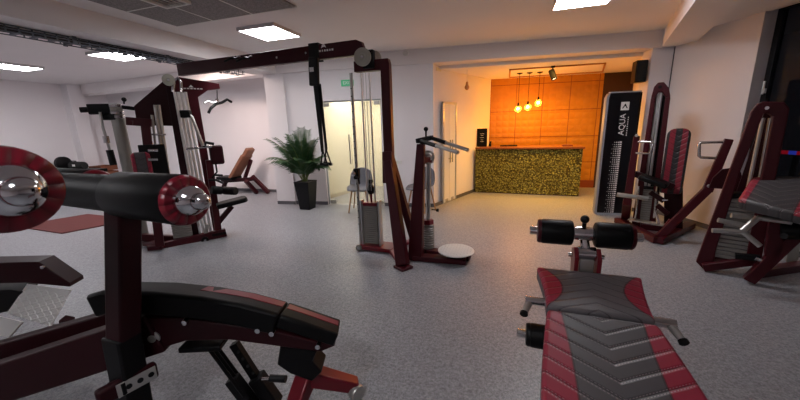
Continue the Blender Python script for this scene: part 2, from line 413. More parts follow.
# glass double door with the cream room behind it
mid = -2.96
d1 = MB().bar(fl(DL, .07)+V((0, 0, DH-.015)), fl(DR, .07)+V((0, 0, DH-.015)), .05, .03)
for x in (DL+.012, DR-.012): d1.bar(fl(x, .07), fl(x, .07)+V((0, 0, DH-.03)), .024, .05, up=NB)
d1 = struct(d1.build('door_1', SILVER))
for a, b in ((DL+.03, mid-.006), (mid+.006, DR-.03)):
    lf = MB().prism([fl(a, .065)+V((0, 0, .012)), fl(b, .065)+V((0, 0, .012)), fl(b, .065)+V((0, 0, DH-.04)), fl(a, .065)+V((0, 0, DH-.04))], NB*.01).build('glass_leaf', GLASS, d1)
    xh = b-.05 if b < mid else a+.05
    hh = MB()
    for z in (.98, 1.36): hh.cyl(fl(xh, .065)+V((0, 0, z)), fl(xh, .0)+V((0, 0, z)), .008)
    hh.cyl(fl(xh, .0)+V((0, 0, .88)), fl(xh, .0)+V((0, 0, 1.46)), .014); hh.build('door_handle', STEEL, lf)
    pv = MB()
    xp = a+.07 if b < mid else b-.07
    pv.bar(fl(xp-.06, .07)+V((0, 0, .05)), fl(xp+.06, .07)+V((0, 0, .05)), .035, .075); pv.bar(fl(xp-.06, .07)+V((0, 0, DH-.07)), fl(xp+.06, .07)+V((0, 0, DH-.07)), .035, .07)
    pv.build('pivot_fitting', STEEL, lf, bevel=.004)
CREAM = mat('cream_wall', (226, 218, 192), .7, vary=.02)
ip, iq = at(326, 199.5), at(358, 190.5); iu = (iq-ip).normalized()
wall('wall_side_room', ip-iu*.02, ip+iu*2.6, 0, 2.6, (-iu.y, iu.x, 0), .08, CREAM)
struct(MB().prism([ip, ip+iu*2.5, ip+iu*2.5+V((0, 0, .08)), ip+V((0, 0, .08))], V((iu.y, -iu.x, 0))*.012).build('baseboard_side_room', mat('beige_skirting', (170, 156, 132), .6)))
slab('ceiling_side_room', [(-4.6, 6.08), (-1.3, 6.42), (-.6, 8.4), (-4.6, 8.4)], 2.6, 2.66, CREAM)
wall('wall_side_room_back', (-4.6, 8.2, 0), (-.7, 8.35, 0), 0, 2.6, (0, 1, 0), .08, CREAM)
# second door, on the left wall of the reception
def rl(s, z=0.0, off=0.0): p = C1+RLu*s+RLn*off; return V((p.x, p.y, z))
s0, s1, sh = .31, .85, 2.04
dd = MB().bar(rl(s0, sh-.02, .01), rl(s1, sh-.02, .01), .04, .04)
for s in (s0+.02, s1-.02): dd.bar(rl(s, 0, .01), rl(s, sh, .01), .04, .04, up=RLn)
dd = struct(dd.build('door_2', SILVER))
FROST = mat('frosted_glass_leaf', (232, 230, 224), .55, vary=.02)
sm = (s0+s1)/2
for a, b in ((s0+.04, sm-.004), (sm+.004, s1-.04)):
    lf = MB().prism([rl(a, .01, .005), rl(b, .01, .005), rl(b, sh-.04, .005), rl(a, sh-.04, .005)], RLn*.012).build('glass_leaf', FROST, dd)
    sx = b-.04 if b < sm else a+.04
    hh = MB()
    for z in (.92, 1.22): hh.cyl(rl(sx, z, .015), rl(sx, z, .06), .007)
    hh.cyl(rl(sx, .84, .06), rl(sx, 1.3, .06), .012); hh.build('door_handle', STEEL, lf)
    MB().bar(rl((a+b)/2-.05, .05, .012), rl((a+b)/2+.05, .05, .012), .03, .07).build('pivot_fitting', STEEL, lf, bevel=.004)
# ------------------------------------------------------------------ ceiling things
def ceiling_light(x, y, label, z=ZC, w=.6, d=.6):
    t = thing('ceiling_light', (x, y, z-.045), label, 'ceiling light', 'square ceiling light panels')
    b = MB(); k = .02
    for sx in (-1, 1): b.box((x+sx*(w/2-k/2), y, z-.0225), (k, d, .045))
    for sy in (-1, 1): b.box((x, y+sy*(d/2-k/2), z-.0225), (w-2*k, k, .045))
    b.box((x, y, z-.006), (w-2*k, d-2*k, .012)); b.build('housing', FRAMEW, t, bevel=.002)
    MB().box((x, y, z-.032), (w-2*k, d-2*k, .018)).build('diffuser', EMW, t)
    return t
L0 = ceiling_light(-3.2, 4.17, 'lit square ceiling panel above the overhead burgundy beam, left of centre')
dup(L0, (.76, 4.42, ZC-.045), 'lit square ceiling panel cut by the top edge, in front of the orange reception')
dup(L0, (-6.42, 4.25, ZC-.045), 'lit ceiling panel glimpsed just below the black cable tray')
dup(L0, (-9.05, 4.1, ZC-.045), 'lit ceiling panel at the left edge, farthest left over the side bay')
for x, y in ((2.2, 1.6), (1.0, -1.4), (-1.0, -.7), (-6.42, .4), (-9.05, .4)):
    dup(L0, (x, y, ZC-.045), 'lit square ceiling panel behind the camera')
# acoustic tile field
t = thing('acoustic_ceiling_field', (-3.2, 1.7, ZC-.02), 'grey acoustic tile field with white grid bars on the ceiling at top left', 'ceiling panel')
x0, x1, y0, y1 = -4.1, -2.3, -.1, 3.5
for i in range(3):
    for j in range(6): MB().box((x0+.3+.6*i, y0+.3+.6*j, ZC-.008), (.585, .585, .014)).build('acoustic_tile', ACOU, t)
g = MB()
for i in (1, 2): g.box((x0+.6*i, (y0+y1)/2, ZC-.009), (.014, y1-y0, .018))
for j in range(7): g.box(((x0+x1)/2, y0+.6*j, ZC-.009), (x1-x0, .014, .018))
g.build('grid_bars', WHITE, t)
p = at(176, 3, 2.93)
t = thing('air_diffuser', (p.x, p.y-.22, 2.9), 'white slatted air diffuser at the top edge within the acoustic tiles', 'air vent')
b = MB()
for sx in (-1, 1): b.box((p.x+sx*.16, p.y-.22, 2.915), (.03, .5, .03))
for sy in (-1, 1): b.box((p.x, p.y-.22+sy*.235, 2.915), (.29, .03, .03))
b.build('diffuser_frame', WHITE, t, bevel=.003)
for i in range(5): MB().bar((p.x-.12+.06*i, p.y-.44, 2.915), (p.x-.12+.06*i, p.y, 2.915), .035, .006, up=(.5, 0, 1)).build('slat', WHITE, t)
# cable tray
t = thing('cable_tray', (-4.62, 1.2, 2.56), 'long dark metal cable tray loaded with cables under the left ceiling beam', 'cable tray')
b = MB()
for x in (-4.88, -4.73):
    for z in (2.624, 2.655, 2.688): b.box((x, 1.1, z), (.008, 8.4, .010))
    for i in range(84): b.box((x, -3.05+.1*i, 2.655), (.009, .012, .07))
b.build('side_rail', GALV, t)
for i in range(56): MB().box((-4.805, -3.0+.15*i, 2.628), (.15, .03, .012)).build('rung', GALV, t)
b = MB()
for i in range(7):
    pts = [(-4.86+.018*i+random.uniform(-.006, .006), -3.05+.42*k, 2.645+.012*(i % 3)+random.uniform(0, .01)) for k in range(20)]
    b.tube(pts, .010, 8)
b.build('cable_bundle', CABLE, t)
b = MB()
for k in range(8):
    for x in (-4.895, -4.715): MB().bar((x, -2.8+1.1*k, 2.61), (x, -2.8+1.1*k, 2.70), .012, .04, up=(0, 1, 0)).build('hanger_bracket', GALV, t)
# detector, exit sign, thermostat, sockets
p = onp(406, 53, fl(-2, -.05), NB)
tag(MB().lathe(p, -NB, [(.055, 0), (.055, .025), (.04, .04), (.0, .043)]).build('alarm_sounder', WHITE, origin=p), 'small round white alarm fixed to the cross beam', 'alarm')
ef = Matrix((U, V((0, 0, 1)), -NB)).transposed().to_4x4(); p = onp(347.5, 83, fl(-2), NB); ef.translation = p - NB*.012
GREEN = emis('exit_green', (60, 150, 105), .45)
t = thing('exit_sign', p - NB*.012, 'small green EXIT sign on the wall above the glass door', 'sign')
MB().box((0, 0, 0), (.25, .115, .024)).build('sign_box', GREEN, t, bevel=.003, frame=ef)
e2 = ef.copy(); e2.translation = p - NB*.0255; text('lettering', 'EXIT', .085, e2, PAPER, t)
p = onp(398.5, 162, fl(-2), NB); tag(MB().box(p - NB*.012, (.15, .024, .06), math.asin(.1045)).build('thermostat', WHITE, bevel=.004), 'small white thermostat strip on the wall right of the glass door', 'thermostat')
p = aty(98, 144.5, 6.99); tag(MB().box((p.x, 6.99, p.z), (.09, .02, .09)).build('wall_socket', WHITE, bevel=.004), 'small wall socket on the far left wall beside the grey column', 'socket')
p = onp(692.5, 199, rw(0), RN); tag(MB().box(p - RN*.012, (.025, .16, .09), math.atan2(RN.y, RN.x)).build('wall_socket', WHITE, bevel=.004), 'white wall socket low on the right wall behind the press arm', 'socket')
# ------------------------------------------------------------------ reception
K0, K1, KH = V((-.665, 7.78, 0)), V((1.55, 7.70, 0)), 1.07
ku = (K1-K0).normalized(); kn = V((-ku.y, ku.x, 0))
t = thing('reception_counter', (K0+K1)/2, 'moss-fronted reception counter with a brown wooden top', 'counter')
def kk(s, back, z): p = K0+ku*s+kn*back; return V((p.x, p.y, z))
KL = (K1-K0).length
b = MB()
b.prism([kk(0, .06, 0), kk(KL, .06, 0), kk(KL, .55, 0), kk(0.2, .55, 0)], (0, 0, KH-.045)); b.build('carcass', DKBROWN, t)
MB().prism([kk(-.0, -.02, KH-.045), kk(KL+.03, -.02, KH-.045), kk(KL+.03, .60, KH-.045), kk(.22, .60, KH-.045)], (0, 0, .045)).build('countertop', WOODT, t, bevel=.006)
bm = bmesh.new(); nx, nz = 150, 68; vs = []
for j in range(nz+1):
    for i in range(nx+1):
        vs.append(bm.verts.new(kk(KL*i/nx, .055-.05*random.random()**1.5*(0.4+.6*abs(math.sin(i*.55)*math.cos(j*.6))), .02+(KH-.07)*j/nz)))
for j in range(nz):
    for i in range(nx): a = j*(nx+1)+i; bm.faces.new((vs[a], vs[a+1], vs[a+nx+2], vs[a+nx+1]))
x = MB(); x.bm.free(); x.bm = bm; o = x.build('moss_front', MOSS, t); o['kind'] = 'stuff'
def on_counter(px, py): return at(px, py, KH)
p = kk(.09, .2, KH)
t = thing('menu_board', p, 'black framed price board standing on the left end of the counter', 'sign')
bt = Matrix((ku, V((0, 0, 1)), -kn)).transposed().to_4x4(); bt.translation = p+V((.03, 0, .21))
MB().box((0, 0, 0), (.23, .42, .03)).build('board_frame', BLKM, t, bevel=.004, frame=bt)
bb = MB()
for i, (a, w_) in enumerate(((.09, .10), (.05, .06), (-.0, .09), (-.05, .05), (-.09, .08))): bb.box((0, a, .016), (w_, .008, .002))
bb.build('printed_lines', PAPER, t, frame=bt)
p = kk(.30, .3, KH); tag(MB().box(p+V((0, 0, .035)), (.06, .09, .07)).cyl(p+V((0, 0, .07)), p+V((.02, 0, .12)), .02).build('card_reader', BLKP, bevel=.006), 'small black card reader beside the price board on the counter', 'card reader')
p = kk(.72, .28, KH)
t = thing('keyboard', p, 'dark computer keyboard lying on the counter below the pendant lamps', 'keyboard')
MB().box(p+V((0, 0, .012)), (.38, .14, .022)).build('keyboard_body', BLKP, t, bevel=.004)
k = MB()
for i in range(14):
    for j in range(4): k.box(p+V((-.17+.026*i, -.048+.03*j, .027)), (.021, .024, .008))
k.build('keys', BLKM, t)
p = kk(1.93, .2, KH); tag(MB().box(p+V((0, 0, .015)), (.2, .14, .03)).box(p+V((0, 0, .033)), (.17, .11, .006)).build('notepad_stack', mat('brown_card', (120, 62, 34), .7), bevel=.003), 'small brown notepad stack near the right end of the counter', 'notepad')
# pendants
def pendant(x, y, zb, label):
    t = thing('pendant_lamp', (x, y, ZR-.02), label, 'pendant lamp', 'glass pendant lamps over the counter')
    MB().lathe((x, y, ZR), (0, 0, -1), [(.06, 0), (.06, .012), (.012, .03), (0, .03)]).build('ceiling_rose', BLKM, t)
    MB().cyl((x, y, ZR-.02), (x, y, zb+.13), .0045, n=8).build('cord', BLKM, t)
    MB().lathe((x, y, zb+.15), (0, 0, -1), [(.0, 0), (.016, .0), (.02, .05), (.018, .07), (0, .07)]).build('lamp_holder', BLKM, t)
    MB().ball((x, y, zb+.03), .028, 12).build('filament', FIL, t)
    MB().lathe((x, y, zb-.05), (0, 0, 1), [(0, 0), (.04, .01), (.07, .045), (.078, .085), (.06, .125), (.025, .145)], 20).build('glass_globe', BULB, t)
    return t
p0 = thing; PX = [(.225, 7.88, 1.87), (.425, 7.90, 1.90), (.635, 7.94, 1.98)]
for (x, y, z), lab in zip(PX, ('leftmost and lowest of the three glass pendant lamps over the counter', 'middle one of the three glass pendant lamps over the counter', 'rightmost and highest of the three glass pendant lamps over the counter')): pendant(x, y, z, lab)
cc = at(451, 70, ZR)
q = C1+RLu*.75+RLn*.3
t = thing('hanging_bulb', (q.x, q.y, ZR), 'small bare bulb hanging on a cord by the reception side door', 'hanging bulb')
MB().cyl((q.x, q.y, ZR), (q.x, q.y, 2.40), .005, n=8).build('cord', WHITE, t)
MB().lathe((q.x, q.y, 2.41), (0, 0, -1), [(0, 0), (.02, 0), (.026, .06), (.045, .09), (.045, .12), (.02, .155), (0, .16)]).build('bulb', mat('amber_bulb', (190, 130, 80), .3), t)
# track with spot
t = thing('track_rail', (1.0, 7.9, ZR-.02), 'thin rectangular lighting track on the reception ceiling', 'lighting track')
cs = [V((.02, 7.22, ZR-.012)), V((1.7, 7.32, ZR-.012)), V((1.95, 8.55, ZR-.012)), V((.02, 8.4, ZR-.012))]
b = MB()
for i in range(4): b.bar(cs[i], cs[(i+1) % 4], .03, .024)
b.build('rail', mat('bronze_rail', (176, 120, 70), .5), t)
p = at(553, 66, ZR); t = thing('track_spotlight', (p.x, p.y, ZR-.03), 'black cylinder spotlight on the reception ceiling', 'spotlight')
MB().box((p.x, p.y, ZR-.015), (.07, .07, .03)).cyl((p.x, p.y, ZR-.03), (p.x, p.y, ZR-.09), .012).build('mount', BLKM, t)
sd = V((.35, -.15, -.9)).normalized(); a = V((p.x-.03, p.y, ZR-.07))
MB().lathe(a, sd, [(0, 0), (.045, 0), (.055, .02), (.055, .19), (.045, .19), (.045, .17), (0, .17)]).build('spot_head', STRAP, t)
MB().cyl(a+sd*.171, a+sd*.176, .043).build('lens', SPOTE, t)
# speaker
p = C2 + NB*.25
t = thing('wall_speaker', (p.x-.1, p.y, 2.2), 'black box loudspeaker mounted high on the white pillar beside the reception', 'speaker')
MB().box((p.x-.10, p.y-.18, 2.36), (.16, .2, .34)).build('cabinet', BLKP, t, bevel=.008)
MB().box((p.x-.10, p.y-.285, 2.36), (.135, .012, .30)).build('grille', STRAP, t)
MB().bar((p.x-.03, p.y-.15, 2.33), (p.x+.01, p.y-.15, 2.33), .06, .06).build('bracket', BLKM, t)
# upright aqua panel
a0 = at(594, 214.5); AW, AH, AD = .51, 2.04, .08
af = Matrix((U, V((0, 0, 1)), -NB)).transposed().to_4x4(); af.translation = a0 + NB*.02 + V((.006, 0, 0))
def apt(x, y, z=0): return af @ V((x, y, z))
t = thing('aqua_massage_panel', a0, 'tall black upright cabinet with silver edges and the word AQUA', 'equipment cabinet')
MB().box((AW/2, AH/2, -AD/2), (AW-.05, AH-.04, AD)).build('cabinet_body', mat('gloss_black_panel', (14, 15, 20), .3, vary=.05), t, bevel=.006, frame=af)
b = MB(); b.prism([V((0, .05, .012)), V((.0, AH-.09, .012)), V((.03, AH-.02, .012)), V((.055, AH-.02, .012)), V((.035, AH-.1, .012)), V((.035, .06, .012)), V((.05, .0, .012)), V((.02, .0, .012))], (0, 0, -AD-.02))
b.build('silver_edge', mat('satin_silver_edge', (150, 154, 162), .45, .1, vary=.03), t, frame=af)
MB().box((AW/2+.02, AH-.012, -AD/2), (AW-.06, .022, AD)).build('top_edge', SILVER, t, bevel=.004, frame=af)
MB().box((AW/2+.02, .015, -AD/2), (AW-.04, .03, AD+.01)).build('plinth', SILVER, t, frame=af)
MB().box((AW-.01, AH/2, -AD/2), (.02, AH-.05, AD)).build('side_edge', BLKM, t, frame=af)
R90 = Matrix.Rotation(math.pi/2, 4, 'Z')
tf = af @ Matrix.Translation((.275, 1.52, .001)) @ R90; text('lettering', 'AQUA', .12, tf, PAPER, t)
b = MB()
for i in range(9): b.box((.352, 1.35+.035*i, .0015), (.014, .02, .002))
b.build('small_print', PAPER, t, frame=af)
b = MB(); b.box((.285, 1.81, .001), (.12, .13, .002)); b.build('logo_square', PAPER, t, frame=af)
b = MB(); b.prism([V((.245, 1.775, .0025)), V((.285, 1.85, .0025)), V((.325, 1.775, .0025)), V((.31, 1.775, .0025)), V((.285, 1.815, .0025)), V((.26, 1.775, .0025))], (0, 0, .001)); b.build('logo_mark', BLKP, t, frame=af)
b = MB()
for j in range(34):
    y = .05+.036*j
    for i in range(4):
        x = .255-.03*i
        s = .012*(1-.17*i)
        if i == 3 and j % 2: continue
        b.prism([V((x-s, y-s, .001)), V((x+s, y-s, .001)), V((x, y+s*1.2, .001))], (0, 0, .0015))
    b.box((.285, y, .0015), (.03, .022, .002))
b.build('triangle_pattern', PAPER, t, frame=af)
# ------------------------------------------------------------------ pendant and side-room lights, plus added area fills
def area(name, loc, sx, sy, col, watts, rot=(0, 0, 0), spread=180):
    l = bpy.data.lights.new(name, 'AREA'); l.shape = 'RECTANGLE'; l.size = sx; l.size_y = sy; l.color = col; l.energy = watts; l.spread = math.radians(spread)
    o = bpy.data.objects.new(name, l); COL.objects.link(o); o.location = loc; o.rotation_euler = rot; return o
area('reception_orange_fill', (1.1, 7.95, ZR-.04), 1.5, .7, (1.0, .52, .07), 20, spread=125)  # unseen area light without a fixture, added for the orange reception glow
area('reception_front_fill', (.6, 7.0, ZR-.04), 1.8, .3, (1.0, .52, .10), 30, spread=105)  # second unseen area light, added to brighten the moss front and floor
area('side_room_light', (-2.9, 7.1, 2.55), 1.6, .5, (1.0, .95, .84), 60)
area('far_bay_warm_fill', (-6.0, 5.2, 2.93), 1.0, .4, (1.0, .76, .66), 40)  # unseen warm area light, added for the pink glow on the far wall
for x, y, z in PX:
    l = bpy.data.lights.new('pendant_glow', 'POINT'); l.color = (1.0, .38, .03); l.energy = 12; l.shadow_soft_size = .08
    o = bpy.data.objects.new('pendant_glow', l); COL.objects.link(o); o.location = (x, y, z-.09)
SC.world = bpy.data.worlds.new('world'); SC.world.use_nodes = True
bg = SC.world.node_tree.nodes['Background']; bg.inputs[0].default_value = (.02, .022, .03, 1); bg.inputs[1].default_value = .3
SC.cycles.filter_width = 1.45
SC.view_settings.view_transform = 'Standard'; SC.view_settings.look = 'None'; SC.view_settings.gamma = 1.0; SC.view_settings.exposure = 0.3
SC.view_settings.use_curve_mapping = False
# ------------------------------------------------------------------ plant
pb = at(308, 208.5)
t = thing('potted_palm', pb, 'bushy green palm in a tall black square planter beside the glass door', 'plant')
b = MB(); k = []
for z, s in ((0, .115), (.56, .165)): k += [pb+V((a*s, c*s, z)) for a, c in ((-1, -1), (1, -1), (1, 1), (-1, 1))]
b.hexa(k); b.build('planter', POT, t, bevel=.008)
b = MB()
for sx, sy, dx, dy in ((1, 0, .012, .33), (-1, 0, .012, .33), (0, 1, .33, .012), (0, -1, .33, .012)): b.box(pb+V((sx*.158, sy*.158, .567)), (dx+.002, dy, .014))
b.build('planter_rim', POT, t)
MB().box(pb+V((0, 0, .55)), (.29, .29, .03)).build('soil', SOIL, t)
LEAF = mat('palm_leaf', (50, 82, 46), .5, vary=.4, scale=9); STEM = mat('palm_stem', (96, 110, 52), .5, vary=.2)
fo = MB(); st = MB(); rnd = random.Random(3)
for i in range(34):
    a = 2.399*i; lean = .10+.95*((i*7 % 34)/34.0)**1.15; L = rnd.uniform(.78, 1.12)*(1 if lean < .6 else .8)
    base = pb+V((.06*math.cos(a)*rnd.random(), .06*math.sin(a)*rnd.random(), .57)); pts = []
    for k in range(15):
        u = k/14; th = lean*.45 + lean*1.75*u*u
        pts.append((pts[-1] if pts else base) + (V((math.sin(th)*math.cos(a)*1.15-.03, math.sin(th)*math.sin(a)*(.35 if math.sin(a) > 0 else .7)-.06, math.cos(th)))*L/14 if pts else V()))
    st.tube(pts, .006, 6)
    side0 = V((-math.sin(a), math.cos(a), 0))
    for k in range(4, 15):
        d = (pts[k]-pts[k-1]).normalized(); u = k/14
        for sg in (-1, 1):
          for sub in (0, .5):
            p = pts[k-1].lerp(pts[k], sub); ll = (.25*math.sin(math.pi*(.16+.78*(u*.9)))+.03)*rnd.uniform(.85, 1.1)
            v = (side0*sg*.8 + d*.75 - V((0, 0, .12))).normalized(); w = d.cross(v).normalized().cross(v)*.011
            tip = p+V((v.x, v.y*(.3 if v.y > 0 else 1), v.z))*ll-V((0, 0, .22*ll*ll/.2)); m_ = p+v*ll*.5-V((0, 0, .012))
            q = [fo.bm.verts.new(z) for z in (p-w*.3, m_-w, tip, m_+w, p+w*.3)]; fo.bm.faces.new(q)
for v_ in fo.bm.verts:
    lim_ = pb.y + .32
    if v_.co.y > lim_: v_.co.y = lim_ + (v_.co.y-lim_)*.1
fo.build('foliage', LEAF, t, smooth=False); st.build('stems', STEM, t)
# ------------------------------------------------------------------ grey shell chairs
def shell_chair(c, rz, label):
    t = thing('shell_chair', c, label, 'chair', 'grey shell chairs by the glass door')
    R = Matrix.Rotation(rz, 4, 'Z'); R.translation = V(c)
    bm = bmesh.new(); rows = []
    prof = [(.22, .43), (.21, .455), (.12, .45), (0, .44), (-.12, .445), (-.19, .48), (-.22, .56), (-.24, .66), (-.26, .76), (-.275, .82)]
    for k, (y, z) in enumerate(prof):
        hw = [.19, .21, .225, .23, .23, .235, .235, .225, .205, .14][k]; r = []
        for i in range(9):
            s = -1+i/4; r.append(bm.verts.new((hw*s, y + (.075*s*s if k > 4 else 0), z + (.05*s*s if 1 < k < 6 else 0) - (.02*s*s if k == 9 else 0))))
        rows.append(r)
    for a, b in zip(rows, rows[1:]):
        for i in range(8): bm.faces.new((a[i], a[i+1], b[i+1], b[i]))
    x = MB(); x.bm.free(); x.bm = bm; o = x.build('seat_shell', GREYC, t, frame=R)
    m = o.modifiers.new('solid', 'SOLIDIFY'); m.thickness = .022
    m = o.modifiers.new('sub', 'SUBSURF'); m.levels = 2; m.render_levels = 2
    for sx in (-1, 1):
        for sy in (-1, 1):
            MB().cyl((sx*.20, sy*.2-.01, 0), (sx*.13, sy*.13-.01, .435), .011, .017, 12).build('leg', WOOD, t, frame=R)
    MB().bar((-.14, .12, .415), (.14, .12, .415), .02, .02).bar((-.14, -.14, .415), (.14, -.14, .415), .02, .02).build('seat_frame', BLKM, t, frame=R)
ch = at(360, 214); shell_chair(V((-2.66, 5.66, 0)), math.pi+.2, 'grey shell chair with wooden legs seen behind the right cable column')
shell_chair(V((-1.50, 5.88, 0)), math.pi-.3, 'grey shell chair with wooden legs behind the twisting machine')
# ------------------------------------------------------------------ far left corner
c1 = at(62, 234); c2 = at(106, 225.5); c0 = at(28, 229)
e1 = (c2-c1).normalized(); e0 = (c0-c1).normalized(); e1 = (e1+V((.12, .3, 0))).normalized()
tag(MB().prism([c1, c1+e1*1.0, c1+e1*1.0+e0*1.5, c1+e0*1.5], (0, 0, .02)).build('exercise_mat', MATR, bevel=.006), 'rust-red mat lying on the floor behind the foreground rollers', 'mat')
# treatment bench with things on it
p = at(70, 171, .74)
p.x = -10.62; t = thing('padded_table', (p.x, p.y+.3, 0), 'low dark padded table by the left wall behind the rollers', 'table')
MB().box((p.x, p.y+.3, .70), (1.2, .6, .08)).build('padded_top', BLACK, t, bevel=.02, seg=3)
MB().box((p.x, p.y+.3, .64), (1.2, .5, .04)).build('frame', BLKM, t)
for sx in (-1, 1):
    for sy in (-1, 1): MB().box((p.x+sx*.55, p.y+.3+sy*.2, .31), (.05, .05, .62)).build('leg', BLKM, t)
bx = V((-10.52, p.y, .74))
t = thing('gym_bag', (bx.x, p.y+.25, .74), 'black sports bag with a white patch on the padded table', 'bag')
b = MB(); b.lathe((bx.x-.26, p.y+.25, .846), (1, 0, 0), [(0, 0), (.075, .0), (.10, .04), (.105, .25), (.10, .48), (.075, .52), (0, .52)], 20)
b.build('bag_body', STRAP, t)
MB().tube([(bx.x-.12, p.y+.17, .90), (bx.x-.10, p.y+.18, .97), (bx.x+.08, p.y+.18, .97), (bx.x+.1, p.y+.17, .90)], .012, 8).build('handle', STRAP, t)
MB().box((bx.x+.02, p.y+.146, .86), (.1, .012, .05)).build('patch', PAPER, t)
q = V((-11.02, 0, 0))
tag(MB().lathe((q.x-.06, p.y+.2, .911), (1, 0, 0), [(0, 0), (.13, 0), (.17, .03), (.17, .12), (.13, .15), (0, .15)], 24).build('padded_roll', BLACK), 'upright round black padded roll at the left end of the table', 'padded roll')
q = at(96, 172, .6)
t = thing('wooden_crate', (q.x, q.y+.2, 0), 'brown wooden crate behind the small black roller', 'crate')
b = MB()
for k in range(5):
    b.box((q.x, q.y, .07+.155*k), (.5, .018, .13)); b.box((q.x, q.y+.4, .07+.155*k), (.5, .018, .13))
    b.box((q.x-.25, q.y+.2, .07+.155*k), (.018, .4, .13)); b.box((q.x+.25, q.y+.2, .07+.155*k), (.018, .4, .13))
b.build('slats', mat('brown_boards', (120, 66, 40), .6, vary=.2), t, bevel=.003)
MB().box((q.x, q.y+.2, .02), (.48, .38, .02)).build('base_board', WOODT, t)
# ------------------------------------------------------------------ shared machine bits
PULL = mat('pale_pulley_nylon', (168, 166, 154), .4, .15, vary=.05)
def pulley(c, d, r, parent, m=PULL, name='pulley'):
    c = V(c); d = V(d).normalized()
    o = MB().lathe(c-d*.02, d, [(0, 0), (r*.35, 0), (r*.4, .006), (r, .008), (r*.93, .02), (r, .032), (r*.4, .034), (r*.35, .04), (0, .04)], 28).build(name, m, parent)
    MB().lathe(c-d*.026, d, [(0, 0), (.016, 0), (.016, .052), (0, .052)], 12).build('axle_bolt', CHROME, o)
    return o
def weight_stack(c, w, d, z0, n, th, parent, mtop=BURGL, rz=0.0):
    c = V(c)
    top = MB().box((c.x, c.y, z0+n*th+.022), (w, d, .044), rz).cyl((c.x, c.y, z0+n*th), (c.x, c.y, z0+n*th+.16), .014).build('weight_stack_head', mtop, parent, bevel=.004)
    for i in range(n):
        MB().box((c.x, c.y, z0+th*(i+.5)), (w, d, th-.005), rz).build('weight_plate', PLATEG, parent, bevel=.003, seg=1)
    return top
Z_ = V((0, 0, 1))
def pleat_mat():
    m, nt, b = newmat('pleated_red_vinyl')
    tc = N(nt, 'ShaderNodeTexCoord'); sx = N(nt, 'ShaderNodeSeparateXYZ'); nt.links.new(tc.outputs['Object'], sx.inputs[0])
    an = mth(nt, 'ARCTAN2', sx.outputs['Y'], sx.outputs['X'])
    w_ = mth(nt, 'ABSOLUTE', mth(nt, 'SINE', mth(nt, 'MULTIPLY', an, 7.0)))
    nt.links.new(mixc(nt, w_, lin((98, 9, 26)), lin((126, 16, 38))), b.inputs['Base Color']); b.inputs['Roughness'].default_value = .35
    bp = N(nt, 'ShaderNodeBump', Strength=.45, Distance=.01); nt.links.new(w_, bp.inputs['Height']); nt.links.new(bp.outputs['Normal'], b.inputs['Normal'])
    return m
PLEAT = pleat_mat()
def roller(c0, c1, r, parent, cap=BURGL, tip=True, dome=False, body=BLACK):
    # padded roller from inner end c0 to outer end c1
    c0, c1 = V(c0), V(c1); d = (c1-c0).normalized(); L = (c1-c0).length; k = min(.02, r*.2)
    o = MB().lathe(c0, d, [(0, 0), (r-k, 0), (r-k*.3, k*.3), (r, k), (r, L-k), (r-k*.3, L-k*.3), (r-k, L), (0, L)], 36).build('roller_pad', body, parent)
    cf = frame(c1, *[V(q) for q in frame_for(d)[:2]])
    MB().lathe((0, 0, -.002), Z_, [(0, 0), (r*.98, 0), (r*.96, .012), (r*.88, .02), (r*.5, .022), (0, .022)], 36).build('roller_cap', PLEAT if dome else cap, o, frame=cf)
    if dome:
        MB().lathe(c1+d*.015, d, [(0, 0), (r*.62, 0), (r*.62, .012), (r*.55, .035), (r*.42, .055), (r*.33, .062), (r*.33, .075), (r*.29, .095), (r*.18, .108), (0, .112)], 32).build('chrome_dome', CHROME, o)
    elif tip:
        MB().cyl(c1+d*.01, c1+d*.065, r*.34).build('chrome_tip', CHROME, o, bevel=.003)
    return o
# ------------------------------------------------------------------ cable column with the overhead beam
TB = V((-1.38, 3.78, 0))
t = thing('cable_crossover_column', TB, 'burgundy cable column with grey weight stack carrying the long overhead beam', 'cable machine')
X = V((1, 0, 0)); Y = V((0, 1, 0)); Z = V((0, 0, 1))
b = MB().prism([TB+V((a, -.04, z)) for a, z in ((-.035, .95), (.075, .95), (.075, 2.30), (.06, 2.36), (-.37, 2.36), (-.37, 2.24), (-.035, 2.24))], Y*.09)
b.build('upright', BURG, t, bevel=.006)
MB().bar(TB+V((.01, 0, 1.30)), TB+V((.035, -.05, .92)), .12, .12, up=Y, w2=.15, h2=.12).build('joint_sleeve', BURG, t, bevel=.008)
MB().bar(TB+V((.02, -.02, 1.18)), TB+V((.30, -.44, .03)), .10, .12, up=Y, w2=.14, h2=.11).build('front_leg', BURG, t, bevel=.006)
MB().box(TB+V((.31, -.46, .015)), (.17, .16, .03), -.6).build('foot_plate', BURG, t, bevel=.004)
MB().bar(TB+V((.03, .02, 1.2)), TB+V((.2, .42, .03)), .09, .10, up=Y).build('rear_leg', BURG, t, bevel=.006)
b = MB().bar(TB+V((-.46, .06, .04)), TB+V((.05, .02, .04)), .26, .05).bar(TB+V((0, 0, .035)), TB+V((.30, -.44, .035)), .09, .05).bar(TB+V((0, 0, .03)), TB+V((.2, .42, .03)), .08, .04)
b.build('base_frame', BURGL, t, bevel=.006)
sc_ = TB+V((-.27, .06, 0))
weight_stack(sc_, .19, .14, .085, 18, .0285, t)
for dx in (-.055, .055): MB().cyl(sc_+V((dx, 0, .06)), sc_+V((dx, 0, 2.25)), .011, n=12).build('guide_rod', ROD, t)
for dx in (-.125, .125): MB().box(sc_+V((dx, -.03, .36)), (.02, .10, .62)).build('stack_side_rail', SILVER, t, bevel=.003)
b = MB().cyl(TB+V((-.43, 0, .05)), TB+V((-.43, 0, 2.24)), .02, n=16); b.build('slotted_rod', STEEL, t)
b = MB()
